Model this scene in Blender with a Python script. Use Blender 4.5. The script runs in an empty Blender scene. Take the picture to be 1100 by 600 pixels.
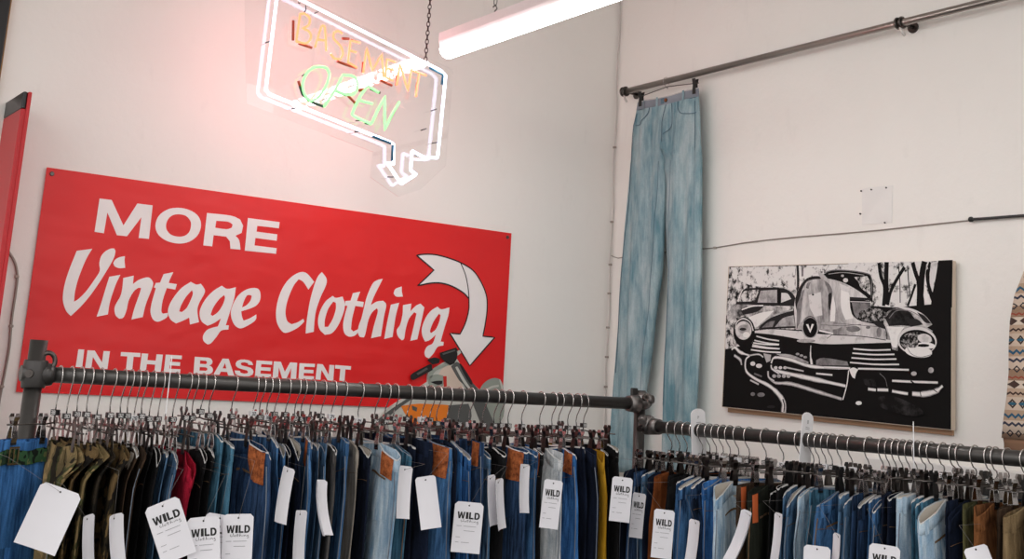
import bpy, math, random
from mathutils import Vector, Matrix
from mathutils.geometry import tessellate_polygon
random.seed(7)
sc = bpy.context.scene
COL = sc.collection
PI = math.pi

# ------------------------------------------------------------------ camera
F, YAW, PIT, ROL, PY = 1306.1, math.radians(34.69), math.radians(12.22), math.radians(3.207), 131.6
CAM = Vector((0, 0, 1.60))
FW = Vector((math.sin(YAW)*math.cos(PIT), math.cos(YAW)*math.cos(PIT), math.sin(PIT)))
_r = FW.cross(Vector((0, 0, 1))).normalized(); _u = _r.cross(FW)
RT = math.cos(ROL)*_r + math.sin(ROL)*_u
UP = -math.sin(ROL)*_r + math.cos(ROL)*_u
cd = bpy.data.cameras.new('camera'); co = bpy.data.objects.new('camera', cd); COL.objects.link(co)
M3 = Matrix((RT, UP, -FW)).transposed()
co.matrix_world = Matrix.Translation(CAM) @ M3.to_4x4()
cd.sensor_width = 36; cd.lens = 36*F/1100; cd.shift_y = (PY-300)/1100; cd.clip_start = .05
sc.camera = co

def ray(x, y): return FW + (x-550)/F*RT - (y-PY)/F*UP
def onY(p, Y): d = ray(*p); return CAM + d*(Y/d.y)
def onX(p, X): d = ray(*p); return CAM + d*(X/d.x)
def onPl(p, o, n): d = ray(*p); return CAM + d*((o-CAM).dot(n)/d.dot(n))
def proj(P):
    q = P-CAM; z = q.dot(FW); return (550+F*q.dot(RT)/z, PY-F*q.dot(UP)/z)

YR, YL = 3.2, 3.95          # long rail, wall behind it
ZR = 1.566
XR, XW = 2.804, 3.276       # short rail, wall behind it
ZR2 = 1.496

# ------------------------------------------------------------------ materials
MATS = {}
def srgb(c):
    return tuple(((v/255)/12.92 if v/255 <= .04045 else ((v/255+.055)/1.055)**2.4) for v in c) + (1,)
def nt(name):
    if name in MATS: bpy.data.materials.remove(MATS.pop(name))
    m = bpy.data.materials.new(name); m.use_nodes = True
    t = m.node_tree; b = t.nodes['Principled BSDF']; MATS[name] = m
    return m, t, b
def node(t, typ, **kw):
    n = t.nodes.new(typ)
    for k, v in kw.items():
        if k in n.inputs.keys(): n.inputs[k].default_value = v
        else: setattr(n, k, v)
    return n
def mixc(t, fac, a, b, blend='MIX'):
    n = t.nodes.new('ShaderNodeMix'); n.data_type = 'RGBA'; n.blend_type = blend
    for s, v in ((0, fac), (6, a), (7, b)):
        if hasattr(v, 'links'): t.links.new(v, n.inputs[s])
        else: n.inputs[s].default_value = v
    return n.outputs[2]
def ramp(t, sock, stops, interp='LINEAR'):
    n = t.nodes.new('ShaderNodeValToRGB'); n.color_ramp.interpolation = interp
    e = n.color_ramp.elements
    while len(e) < len(stops): e.new(.5)
    for el, (p, c) in zip(e, stops):
        el.position = p; el.color = c if len(c) == 4 else tuple(c)+(1,)
    t.links.new(sock, n.inputs[0]); return n.outputs[0]
def coords(t, scale=(1, 1, 1)):
    tc = t.nodes.new('ShaderNodeTexCoord'); mp = t.nodes.new('ShaderNodeMapping')
    mp.inputs['Scale'].default_value = scale
    t.links.new(tc.outputs['Object'], mp.inputs[0]); return mp.outputs[0]
def noise(t, vec, scale, detail=3, rough=.55):
    n = node(t, 'ShaderNodeTexNoise', Scale=scale, Detail=detail, Roughness=rough)
    t.links.new(vec, n.inputs['Vector']); return n.outputs['Fac']
def bump(t, b, sock, strength, dist):
    n = node(t, 'ShaderNodeBump', Strength=strength, Distance=dist)
    t.links.new(sock, n.inputs['Height']); t.links.new(n.outputs[0], b.inputs['Normal'])
def plain(name, c, rough=.6, metal=0, spec=None, var=.06):
    m, t, b = nt(name); b.inputs['Roughness'].default_value = rough; b.inputs['Metallic'].default_value = metal
    if spec is not None: b.inputs['Specular IOR Level'].default_value = spec
    col = srgb(c)
    f = noise(t, coords(t), 9, 4)
    d = tuple(x*(1-var*2.2) for x in col[:3])+(1,)
    t.links.new(mixc(t, f, d, tuple(min(1, x*(1+var)) for x in col[:3])+(1,)), b.inputs['Base Color'])
    return m
def emit(name, c, s):
    m, t, b = nt(name); b.inputs['Base Color'].default_value = (.06, .06, .06, 1)
    b.inputs['Emission Color'].default_value = c+(1,); b.inputs['Emission Strength'].default_value = s
    b.inputs['Roughness'].default_value = .3
    return m

def wallmat(name, c):
    m, t, b = nt(name); b.inputs['Roughness'].default_value = .55
    v = coords(t)
    f = noise(t, v, 1.3, 4); g = noise(t, coords(t, (1, 1, .35)), 14, 5, .65)
    a = mixc(t, f, srgb(tuple(x-9 for x in c)), srgb(tuple(min(255, x+5) for x in c)))
    a = mixc(t, ramp(t, g, [(.60, (0, 0, 0)), (.78, (.35, .35, .35))]), a, srgb(tuple(x-20 for x in c)))
    t.links.new(a, b.inputs['Base Color'])
    bump(t, b, noise(t, v, 26, 6, .6), .12, .012)
    return m
wallmat('wall_paint', (243, 241, 236))
plain('ceiling_paint', (228, 226, 222), .8)
plain('floor_concrete', (120, 116, 110), .6)
plain('trim_white', (236, 235, 232), .45)
plain('steel_pipe', (82, 80, 78), .36, .75, var=.12)
plain('pipe_wall', (158, 150, 144), .3, .9, var=.1)
plain('cast_clamp', (126, 122, 120), .42, .85, var=.15)
plain('dark_clamp', (74, 72, 71), .4, .75, var=.15)
plain('chrome', (186, 182, 181), .18, 1.0, var=.1)
plain('wire', (212, 208, 205), .22, 1.0, var=.02)
plain('dull_steel', (92, 87, 84), .3, 1.0, var=.05)
plain('black_plastic', (16, 16, 17), .35)
plain('white_plastic', (236, 236, 238), .35)
plain('white_print', (232, 230, 228), .6)
plain('black_print', (18, 17, 17), .6)
plain('grey_print', (150, 150, 155), .7)
plain('paper', (226, 225, 230), .75, var=.02)
plain('string', (120, 116, 114), .9)
plain('cable_grey', (150, 140, 132), .5)
plain('cable_white', (205, 200, 196), .5)
plain('cable_clip', (170, 160, 150), .5)
plain('chain_metal', (70, 48, 48), .4, .7)
plain('frame_black', (22, 20, 22), .35)
plain('gold_edge', (150, 112, 60), .4, .3)
plain('red_paint', (196, 18, 28), .4)
plain('lamp_housing', (242, 232, 232), .4)
plain('canvas_edge', (205, 190, 172), .8)
plain('brown_backing', (176, 140, 110), .7)

plain('orange_leather', (196, 92, 40), .6, var=.25)
plain('seam_pale', (126, 136, 150), .9, var=.3)
plain('seam_tan', (120, 92, 64), .85, var=.25)
plain('worn_edge', (205, 204, 202), .85, var=.2)
plain('pocket_lining', (196, 188, 176), .9, var=.15)
plain('copper', (150, 90, 60), .35, 1.0)
plain('trace_plug', (60, 58, 58), .8)
emit('lamp_tube', (1, .99, .97), 20)
emit('neon_white', (.70, .74, 1), 5.0)
emit('neon_orange', (1, .22, .08), 1.8)
emit('neon_green', (.27, 1, .27), 1.35)
plain('neon_block_orange', (176, 66, 30), .35)
plain('neon_block_green', (26, 62, 40), .3)
plain('neon_block_blue', (30, 92, 120), .3)

# vinyl
m, t, b = nt('vinyl_red'); b.inputs['Roughness'].default_value = .42
v = coords(t); f = noise(t, coords(t, (1.1, 1, 2.4)), 2.2, 3)
t.links.new(mixc(t, f, srgb((214, 12, 22)), srgb((230, 28, 26))), b.inputs['Base Color'])
bump(t, b, noise(t, coords(t, (1, 1, 1.8)), 4.2, 2, .5), .32, .03)
m, t, b = nt('vinyl_white'); b.inputs['Roughness'].default_value = .45
t.links.new(mixc(t, noise(t, coords(t), 5), srgb((236, 232, 231)), srgb((243, 240, 239))), b.inputs['Base Color'])
bump(t, b, noise(t, coords(t, (1, 1, 1.8)), 4.2, 2, .5), .2, .03)

# clear pane behind the neon: thin sheet that reflects and lets light through
m = bpy.data.materials.new('acrylic'); m.use_nodes = True; MATS['acrylic'] = m
t = m.node_tree; t.nodes.clear()
out = t.nodes.new('ShaderNodeOutputMaterial'); mx = t.nodes.new('ShaderNodeMixShader')
tr = t.nodes.new('ShaderNodeBsdfTransparent'); gl = t.nodes.new('ShaderNodeBsdfGlossy')
tr.inputs[0].default_value = (.998, .998, .998, 1)
gl.inputs['Roughness'].default_value = .012
fr = t.nodes.new('ShaderNodeFresnel'); fr.inputs[0].default_value = 1.5
geo = t.nodes.new('ShaderNodeNewGeometry'); mr_ = t.nodes.new('ShaderNodeMapRange'); mr_.inputs[3].default_value = 1.75; mr_.inputs[4].default_value = 1/1.75
t.links.new(geo.outputs['Backfacing'], mr_.inputs[0]); t.links.new(mr_.outputs[0], fr.inputs[0])
t.links.new(fr.outputs[0], mx.inputs[0]); t.links.new(tr.outputs[0], mx.inputs[1]); t.links.new(gl.outputs[0], mx.inputs[2])
t.links.new(mx.outputs[0], out.inputs[0])

def denim(name, dark, light, streak=.5, seedoff=0.0):
    m, t, b = nt(name); b.inputs['Roughness'].default_value = .92; b.inputs['Specular IOR Level'].default_value = .15
    oi = t.nodes.new('ShaderNodeObjectInfo')
    tc = t.nodes.new('ShaderNodeTexCoord')
    off = t.nodes.new('ShaderNodeVectorMath'); off.operation = 'ADD'
    sc_ = t.nodes.new('ShaderNodeVectorMath'); sc_.operation = 'SCALE'; sc_.inputs[3].default_value = 37.0
    cmb = t.nodes.new('ShaderNodeCombineXYZ')
    for i in range(3): t.links.new(oi.outputs['Random'], cmb.inputs[i])
    t.links.new(cmb.outputs[0], sc_.inputs[0]); t.links.new(tc.outputs['Object'], off.inputs[0]); t.links.new(sc_.outputs[0], off.inputs[1])
    def mapped(s):
        mp = t.nodes.new('ShaderNodeMapping'); mp.inputs['Scale'].default_value = s
        t.links.new(off.outputs[0], mp.inputs[0]); return mp.outputs[0]
    big = noise(t, mapped((9, 9, 3.0)), 1.6, 4, .6)
    st = noise(t, mapped((60, 60, 5)), 1.5, 3, .6)
    fine = noise(t, mapped((1, 1, 1)), 420, 2, .7)
    a = mixc(t, ramp(t, big, [(.36, (0, 0, 0)), (.66, (1, 1, 1))]), srgb(dark), srgb(light))
    mid = tuple((x+y)/2 for x, y in zip(dark, light))
    a = mixc(t, ramp(t, st, [(.42, (0, 0, 0)), (.75, (streak, streak, streak))]), a, srgb(tuple(min(255, x*1.25+12) for x in light)))
    a = mixc(t, ramp(t, fine, [(.35, (.22, .22, .22)), (.65, (0, 0, 0))]), a, srgb(tuple(x*.55 for x in dark)))
    t.links.new(a, b.inputs['Base Color'])
    bump(t, b, noise(t, mapped((40, 40, 22)), 1, 5, .65), .45, .012)
    return m
denim('denim_blue', (18, 38, 66), (67, 109, 154), .85)
denim('denim_bright', (18, 49, 90), (60, 112, 172), .85)
denim('denim_mid', (23, 40, 62), (83, 117, 149), .85)
denim('denim_teal', (18, 40, 57), (76, 123, 148), .85)
denim('denim_indigo', (12, 21, 35), (46, 71, 106), .85)
denim('denim_navy', (8, 12, 23), (24, 34, 55), .3)
denim('denim_black', (8, 8, 9), (27, 27, 29), .3)
denim('denim_light', (116, 152, 182), (186, 208, 224), .7)
denim('denim_pale', (150, 160, 168), (210, 214, 214), .6)
denim('denim_grey', (43, 42, 42), (98, 95, 93), .4)
denim('denim_stone', (128, 120, 110), (176, 168, 156), .4)
denim('denim_display', (102, 142, 154), (170, 190, 194), .22)
denim('satin_red', (86, 6, 21), (160, 21, 47), .35)
denim('cloth_yellow', (160, 116, 20), (196, 150, 44), .2)
denim('cloth_olive', (38, 39, 24), (90, 88, 57), .35)
denim('cloth_darkolive', (14, 16, 13), (39, 42, 34), .4)
denim('cloth_tan', (69, 40, 21), (139, 90, 52), .5)
denim('cloth_khaki', (73, 58, 38), (137, 116, 85), .4)
denim('cloth_brown', (29, 21, 16), (68, 52, 39), .4)
denim('cloth_rust', (74, 37, 14), (131, 70, 32), .3)

def camo(name, cs, scale=17):
    m, t, b = nt(name); b.inputs['Roughness'].default_value = .95; b.inputs['Specular IOR Level'].default_value = .1
    v = coords(t, (1, 1, .75)); n1 = noise(t, v, scale, 2, .5); n2 = noise(t, coords(t, (1.1, .9, .8)), scale*1.35, 2, .5)
    a = mixc(t, ramp(t, n1, [(0, (0, 0, 0)), (.52, (1, 1, 1))], 'CONSTANT'), srgb(cs[0]), srgb(cs[1]))
    a = mixc(t, ramp(t, n2, [(0, (0, 0, 0)), (.56, (1, 1, 1))], 'CONSTANT'), a, srgb(cs[2]))
    a = mixc(t, ramp(t, n2, [(0, (1, 1, 1)), (.40, (0, 0, 0))], 'CONSTANT'), a, srgb(cs[3]))
    t.links.new(a, b.inputs['Base Color'])
    bump(t, b, noise(t, coords(t), 55, 4), .4, .01)
camo('camo_tan', [(120, 104, 72), (74, 76, 48), (42, 38, 30), (152, 130, 92)])
camo('camo_brown', [(96, 78, 52), (52, 46, 34), (28, 25, 22), (126, 104, 70)])
camo('camo_dark', [(48, 42, 34), (30, 28, 24), (18, 17, 17), (70, 60, 44)])
camo('camo_green', [(52, 84, 56), (34, 52, 38), (98, 104, 66), (24, 32, 26)], 24)

def knit():
    m, t, b = nt('fair_isle_knit'); b.inputs['Roughness'].default_value = .95
    tc = t.nodes.new('ShaderNodeTexCoord'); sp = t.nodes.new('ShaderNodeSeparateXYZ'); t.links.new(tc.outputs['Object'], sp.inputs[0])
    def mth(op, a, bb=None):
        n = t.nodes.new('ShaderNodeMath'); n.operation = op
        for i, v in enumerate((a, bb)):
            if v is None: continue
            if hasattr(v, 'links'): t.links.new(v, n.inputs[i])
            else: n.inputs[i].default_value = v
        return n.outputs[0]
    hz = mth('SUBTRACT', sp.outputs['X'], sp.outputs['Y'])
    P = .168
    zf = mth('FRACT', mth('DIVIDE', mth('ADD', sp.outputs['Z'], 5.0), P))
    base = ramp(t, zf, [(0, srgb((176, 150, 126))), (.16, srgb((200, 182, 164))), (.36, srgb((184, 160, 138))), (.5, srgb((212, 198, 182))), (.62, srgb((150, 122, 100))), (.8, srgb((206, 188, 170)))], 'CONSTANT')
    def zig(freq, amp, centre, width, col, a):
        tri = mth('PINGPONG', mth('MULTIPLY', hz, freq), .5)
        d = mth('ABSOLUTE', mth('SUBTRACT', mth('ADD', mth('SUBTRACT', zf, centre), amp/4), mth('MULTIPLY', tri, amp)), None)
        return mixc(t, mth('LESS_THAN', d, width), a, srgb(col))
    def dia(freq, centre, ry, col, a, ring=False):
        tri = mth('MULTIPLY', mth('ABSOLUTE', mth('SUBTRACT', mth('FRACT', mth('MULTIPLY', hz, freq)), .5)), 2.0)
        dz = mth('DIVIDE', mth('ABSOLUTE', mth('SUBTRACT', zf, centre)), ry)
        s = mth('ADD', tri, dz)
        f = mth('LESS_THAN', s, .85)
        if ring: f = mth('MULTIPLY', f, mth('GREATER_THAN', s, .45))
        return mixc(t, f, a, srgb(col))
    a = base
    a = zig(52, .10, .07, .022, (34, 84, 112), a)
    a = dia(34, .26, .09, (58, 42, 36), a, True)
    a = dia(34, .26, .035, (40, 92, 116), a)
    a = zig(70, .06, .42, .016, (64, 44, 38), a)
    a = dia(26, .56, .075, (70, 50, 44), a)
    a = zig(60, .05, .67, .014, (150, 70, 52), a)
    a = dia(40, .80, .07, (48, 44, 50), a, True)
    a = zig(52, .08, .94, .02, (52, 56, 74), a)
    t.links.new(a, b.inputs['Base Color'])
    w = node(t, 'ShaderNodeTexNoise', Scale=260.0, Detail=2.0); t.links.new(tc.outputs['Object'], w.inputs['Vector'])
    bump(t, b, w.outputs['Fac'], .5, .004)
knit()
plain('knit_rib', (132, 100, 78), .95, var=.2)

# painting tones
for nme, c in (('ink_black', (9, 8, 8)), ('ink_dark', (38, 36, 37)), ('ink_mid', (122, 119, 120)), ('ink_grey', (168, 165, 165)), ('ink_light', (206, 203, 202)), ('ink_white', (228, 226, 224))):
    plain(nme, c, .75, spec=.2, var=.05)
def mottle(name, a, bcol, lo, hi, scale, sc3=(1, 1, 1)):
    m, t, b = nt(name); b.inputs['Roughness'].default_value = .75; b.inputs['Specular IOR Level'].default_value = .2
    f = noise(t, coords(t, sc3), scale, 5, .7)
    t.links.new(ramp(t, f, [(lo, srgb(a)), (hi, srgb(bcol))]), b.inputs['Base Color'])
mottle('ink_mid', (70, 68, 69), (140, 137, 138), 0.3, 0.6, 26)
mottle('ink_grey', (112, 109, 110), (188, 185, 185), 0.28, 0.55, 24)
mottle('ink_light', (150, 147, 147), (220, 217, 216), 0.26, 0.46, 20)
mottle('ink_white', (186, 183, 183), (236, 234, 232), 0.24, 0.42, 22)
mottle('leather', (96, 46, 24), (196, 112, 64), .34, .68, 70)
mottle('ink_leaves', (11, 10, 10), (226, 223, 221), .42, .56, 34)
mottle('ink_leaves_pale', (40, 38, 38), (228, 226, 224), .36, .47, 30)
mottle('ink_hood', (120, 117, 118), (222, 219, 218), .34, .6, 9, (1, 1.6, .5))
mottle('ink_debris', (9, 8, 8), (190, 187, 186), .46, .62, 75)
mottle('ink_smoke', (9, 8, 8), (70, 68, 69), .45, .85, 22)
mottle('ink_fender', (60, 58, 59), (214, 211, 210), .36, .62, 18)
mottle('pattern_red', (24, 18, 20), (176, 30, 40), .45, .55, 40)

# ------------------------------------------------------------------ mesh helpers
class MB:
    def __init__(s): s.v = []; s.f = []; s.m = []; s.sm = []
    def add(s, vs, fs, mi=0, smooth=False):
        n = len(s.v); s.v += [Vector(p) for p in vs]
        for f in fs: s.f.append(tuple(i+n for i in f)); s.m.append(mi); s.sm.append(smooth)
        return n
    def box(s, lo, hi, mi=0, mat=None):
        x0, y0, z0 = lo; x1, y1, z1 = hi
        vs = [Vector(p) for p in ((x0, y0, z0), (x1, y0, z0), (x1, y1, z0), (x0, y1, z0), (x0, y0, z1), (x1, y0, z1), (x1, y1, z1), (x0, y1, z1))]
        if mat is not None: vs = [mat @ p for p in vs]
        s.add(vs, [(3, 2, 1, 0), (4, 5, 6, 7), (0, 1, 5, 4), (1, 2, 6, 5), (2, 3, 7, 6), (3, 0, 4, 7)], mi)
    def rbox(s, lo, hi, r=.004, mi=0, mat=None):
        # box with chamfered vertical and horizontal edges
        x0, y0, z0 = lo; x1, y1, z1 = hi
        def rg(z, e):
            a, c, d, f = x0+e, x1-e, y0+e, y1-e; q = r
            return [(a+q, d, z), (c-q, d, z), (c, d+q, z), (c, f-q, z), (c-q, f, z), (a+q, f, z), (a, f-q, z), (a, d+q, z)]
        rings = [rg(z0, r*.7), rg(z0+r*.7, 0), rg(z1-r*.7, 0), rg(z1, r*.7)]
        if mat is not None: rings = [[mat @ Vector(p) for p in q] for q in rings]
        s.loft(rings, True, True, True, mi, False)
    def loft(s, rings, closed=True, cap0=False, cap1=False, mi=0, smooth=True):
        n = len(rings[0]); b = len(s.v)
        vs = [p for r in rings for p in r]; fs = []
        for i in range(len(rings)-1):
            for j in range(n if closed else n-1):
                k = (j+1) % n
                fs.append((i*n+j, i*n+k, (i+1)*n+k, (i+1)*n+j))
        s.add(vs, fs, mi, smooth)
        if cap0: s.f.append(tuple(b+j for j in reversed(range(n)))); s.m.append(mi); s.sm.append(False)
        if cap1: s.f.append(tuple(b+(len(rings)-1)*n+j for j in range(n))); s.m.append(mi); s.sm.append(False)
    def tube(s, pts, r, n=8, mi=0, cap=True, closed=False):
        pts = [Vector(p) for p in pts]; rings = []
        rr = r if hasattr(r, '__len__') else [r]*len(pts)
        prev = None; N = len(pts)
        for i, p in enumerate(pts):
            if closed: d = (pts[(i+1) % N]-pts[i-1]).normalized()
            else:
                d = Vector((0, 0, 0))
                if i: d += (p-pts[i-1]).normalized()
                if i < N-1: d += (pts[i+1]-p).normalized()
                d = d.normalized() if d.length > 1e-9 else (p-pts[i-1]).normalized()
            if prev is None:
                a = d.orthogonal().normalized()
            else:
                a = (prev-d*prev.dot(d))
                a = a.normalized() if a.length > 1e-6 else d.orthogonal().normalized()
            prev = a; c = d.cross(a)
            rings.append([p+rr[i]*(math.cos(2*PI*k/n)*a+math.sin(2*PI*k/n)*c) for k in range(n)])
        if closed: rings.append(rings[0])
        s.loft(rings, True, cap and not closed, cap and not closed, mi)
    def sphere(s, c, r, n=10, mi=0, sz=(1, 1, 1)):
        c = Vector(c); rings = []
        for i in range(1, n):
            a = PI*i/n
            rings.append([c+Vector((r*sz[0]*math.sin(a)*math.cos(2*PI*k/(2*n)), r*sz[1]*math.sin(a)*math.sin(2*PI*k/(2*n)), -r*sz[2]*math.cos(a))) for k in range(2*n)])
        s.loft(rings, True, True, True, mi)
    def ribbon(s, pts, w, nrm, mi=0):
        # flat strip of varying width lying in the plane with normal nrm
        pts = [Vector(p) for p in pts]; ww = w if hasattr(w, '__len__') else [w]*len(pts); vs = []
        for i, p in enumerate(pts):
            d = (pts[min(i+1, len(pts)-1)]-pts[max(i-1, 0)]).normalized(); c = nrm.cross(d).normalized()
            vs += [p+c*ww[i]/2, p-c*ww[i]/2]
        s.add(vs, [(2*i, 2*i+1, 2*i+3, 2*i+2) for i in range(len(pts)-1)], mi)
    def fill(s, loops, fn, mi=0):
        # flat polygon with holes, 2D loops mapped to 3D by fn
        l3 = [[Vector((p[0], p[1], 0)) for p in l] for l in loops]
        tris = tessellate_polygon(l3); fl = [p for l in loops for p in l]
        s.add([fn(p) for p in fl], [tuple(q) for q in tris], mi)
    def slab(s, loops, fn, th, mi=0):
        # polygon with holes given thickness along vector th
        l3 = [[Vector((p[0], p[1], 0)) for p in l] for l in loops]
        tris = tessellate_polygon(l3); fl = [Vector(fn(p)) for l in loops for p in l]
        n = len(fl); vs = fl+[p+th for p in fl]
        fs = [tuple(q) for q in tris]+[tuple(i+n for i in reversed(q)) for q in tris]
        o = 0
        for l in loops:
            k = len(l)
            for i in range(k):
                a, c = o+i, o+(i+1) % k
                fs.append((a, c, c+n, a+n))
            o += k
        s.add(vs, fs, mi)
    def build(s, name, mats, parent=None, loc=None, flip=False):
        me = bpy.data.meshes.new(name)
        if isinstance(mats, str): mats = [mats]
        off = Vector((0, 0, 0))
        pr = parent
        while pr is not None: off += Vector(pr.location); pr = pr.parent
        if loc is not None: loc = Vector(loc); off = off+loc
        me.from_pydata([p-off for p in s.v], [], s.f)
        for k in mats: me.materials.append(MATS[k])
        me.polygons.foreach_set('material_index', s.m); me.polygons.foreach_set('use_smooth', s.sm)
        me.update()
        o = bpy.data.objects.new(name, me); COL.objects.link(o)
        if parent is not None: o.parent = parent
        if loc is not None: o.location = loc
        return o
def tag(o, label, cat, group=None):
    o['label'] = label; o['category'] = cat
    if group: o['group'] = group
    return o
def thing(name, loc, label, cat, group=None, rz=0):
    o = bpy.data.objects.new(name, None); COL.objects.link(o); o.location = loc; o.rotation_euler = (0, 0, rz)
    o.empty_display_size = .05
    return tag(o, label, cat, group)
def struct(name, mb, mat):
    o = mb.build(name, mat); o['kind'] = 'structure'; return o

def smooth_loop(pts, sub=4, corner=52, closed=True):
    # Catmull-Rom through the points, sharp where the outline turns hard
    P = [Vector((p[0], p[1])) for p in pts]; n = len(P); out = []
    def is_c(i):
        if not closed and (i == 0 or i == n-1): return True
        a = P[i]-P[i-1]; b = P[(i+1) % n]-P[i]
        return a.length < 1e-6 or b.length < 1e-6 or math.degrees(a.angle(b)) > corner
    C = [is_c(i) for i in range(n)]
    for i in range(n if closed else n-1):
        p1, p2 = P[i], P[(i+1) % n]
        p0 = p1-(p2-p1)*.0 if C[i] else P[i-1]
        p3 = p2 if C[(i+1) % n] else P[(i+2) % n]
        m1 = (p2-p0)*.5 if not C[i] else (p2-p1)*.9
        m2 = (p3-p1)*.5 if not C[(i+1) % n] else (p2-p1)*.9
        for k in range(sub):
            u = k/sub; u2 = u*u; u3 = u2*u
            q = p1*(2*u3-3*u2+1)+m1*(u3-2*u2+u)+p2*(-2*u3+3*u2)+m2*(u3-u2)
            out.append((q.x, q.y))
    if not closed: out.append((P[-1].x, P[-1].y))
    return out
def ell(cx, cy, rx, ry, n=28, rot=0):
    c, s = math.cos(rot), math.sin(rot)
    return [(cx+rx*math.cos(2*PI*k/n)*c-ry*math.sin(2*PI*k/n)*s, cy+rx*math.cos(2*PI*k/n)*s+ry*math.sin(2*PI*k/n)*c) for k in range(n)]
def crop(x0, y0, s): return lambda pts: [(x0+p[0]/s, y0+p[1]/s) for p in pts]

# block capitals in a unit box (x right, y down), loops; counters as further loops
def _S():
    return [[(.98, .30), (.72, .30), (.68, .20), (.5, .165), (.33, .20), (.30, .28), (.36, .36), (.62, .41), (.85, .47), (.97, .58), (1, .70), (.95, .86), (.78, .97), (.5, 1), (.2, .97), (.04, .85), (0, .68), (.28, .68), (.32, .79), (.5, .835), (.68, .80), (.72, .71), (.64, .63), (.4, .58), (.16, .51), (.05, .40), (.03, .26), (.1, .11), (.28, .02), (.5, 0), (.75, .03), (.92, .13)]]
def _arc(cx, cy, rx, ry, a0, a1, n=8):
    return [(cx+rx*math.cos(math.radians(a0+(a1-a0)*k/n)), cy+ry*math.sin(math.radians(a0+(a1-a0)*k/n))) for k in range(n+1)]
GL = {
 'I': [[(0, 0), (1, 0), (1, 1), (0, 1)]],
 'N': [[(0, 0), (.32, 0), (.72, .64), (.72, 0), (1, 0), (1, 1), (.69, 1), (.28, .36), (.28, 1), (0, 1)]],
 'T': [[(0, 0), (1, 0), (1, .23), (.66, .23), (.66, 1), (.34, 1), (.34, .23), (0, .23)]],
 'H': [[(0, 0), (.3, 0), (.3, .37), (.7, .37), (.7, 0), (1, 0), (1, 1), (.7, 1), (.7, .6), (.3, .6), (.3, 1), (0, 1)]],
 'E': [[(0, 0), (1, 0), (1, .21), (.32, .21), (.32, .39), (.94, .39), (.94, .6), (.32, .6), (.32, .79), (1, .79), (1, 1), (0, 1)]],
 'M': [[(0, 0), (.3, 0), (.5, .6), (.7, 0), (1, 0), (1, 1), (.77, 1), (.77, .33), (.59, 1), (.41, 1), (.23, .33), (.23, 1), (0, 1)]],
 'B': [[(0, 0), (.7, 0)]+_arc(.70, .24, .26, .24, -80, 70)+[(.82, .48)]+_arc(.72, .73, .28, .27, -60, 90)+[(0, 1)],
       [(.3, .2), (.3, .4), (.6, .4), (.66, .36), (.66, .24), (.6, .2)], [(.3, .59), (.3, .8), (.62, .8), (.7, .75), (.7, .64), (.62, .59)]],
 'A': [[(.36, 0), (.66, 0), (1, 1), (.71, 1), (.65, .8), (.34, .8), (.28, 1), (0, 1)], [(.5, .25), (.41, .59), (.59, .59)]],
 'S': _S(),
 'W': [[(0, 0), (.2, 0), (.29, .62), (.42, 0), (.58, 0), (.71, .62), (.8, 0), (1, 0), (.83, 1), (.62, 1), (.5, .45), (.38, 1), (.17, 1)]],
 'L': [[(0, 0), (.38, 0), (.38, .78), (1, .78), (1, 1), (0, 1)]],
 'D': [[(0, 0), (.5, 0)]+_arc(.5, .5, .5, .5, -80, 80, 10)+[(.5, 1), (0, 1)], [(.3, .2), (.3, .8), (.48, .8), (.64, .68), (.7, .5), (.64, .32), (.48, .2)]],
}
def _seg(ss):
    q = {'a': (0, 0, 1, .17), 'g': (0, .415, 1, .585), 'd': (0, .83, 1, 1), 'f': (0, 0, .28, .55), 'b': (.72, 0, 1, .55), 'e': (0, .45, .28, 1), 'c': (.72, .45, 1, 1)}
    return [[(q[k][0], q[k][1]), (q[k][2], q[k][1]), (q[k][2], q[k][3]), (q[k][0], q[k][3])] for k in ss]
DIG = {'0': 'abcdef', '2': 'abged', '3': 'abgcd', '4': 'fgbc', '6': 'afgecd', '8': 'abcdefg'}

# ------------------------------------------------------------------ the room
mb = MB(); mb.box((-1.6, YL, -.1), (XW+.12, YL+.12, 3.6)); struct('wall_left', mb, 'wall_paint')
mb = MB(); mb.box((XW, -.6, -.1), (XW+.12, YL, 3.6)); struct('wall_right', mb, 'wall_paint')
mb = MB(); mb.box((-1.6, -.6, -.1), (XW, YL, 0)); struct('floor', mb, 'floor_concrete')
mb = MB(); mb.box((-1.6, -.6, 3.5), (XW, YL, 3.6)); struct('ceiling', mb, 'ceiling_paint')
# white trunking low on the wall behind the short rail
mb = MB()
za = onX((1050, 506), XW).z
mb.rbox((XW-.03, -.5, za-.035), (XW, 2.62, za+.012), .006)
mb.rbox((XW-.012, -.5, za-.075), (XW, 2.62, za-.045), .004)
struct('trim_1', mb, 'trim_white')

def wallcable(name, pts, r, mat, label, cat, clips=(), clipmat='cable_clip', nrm=Vector((0, -1, 0))):
    root = thing(name, pts[0], label, cat)
    mb = MB(); mb.tube(pts, r, 6); mb.build('cable_run', mat, root)
    for c in clips:
        mb = MB(); c = Vector(c); mb.rbox((c.x-.006, c.y-.006, c.z-.004), (c.x+.006, c.y+.006, c.z+.004), .0015); mb.build('cable_clip', clipmat, root)
    return root
# cable on the far left of the banner wall
px = [(2, 262), (9, 270), (16, 282), (18.5, 296), (17, 312), (13.5, 335), (11.5, 352), (10, 372), (6, 395), (1, 420), (-4, 450), (-8, 480)]
px = smooth_loop(px, 3, 80, False)
wallcable('wall_cable', [onY(p, YL-.006) for p in px], .0042, 'cable_grey', 'thin grey cable bowing out of the red board down past the banner', 'cable',
          [onY(p, YL-.006) for p in ((18, 297), (12, 350), (2, 415))])
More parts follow.
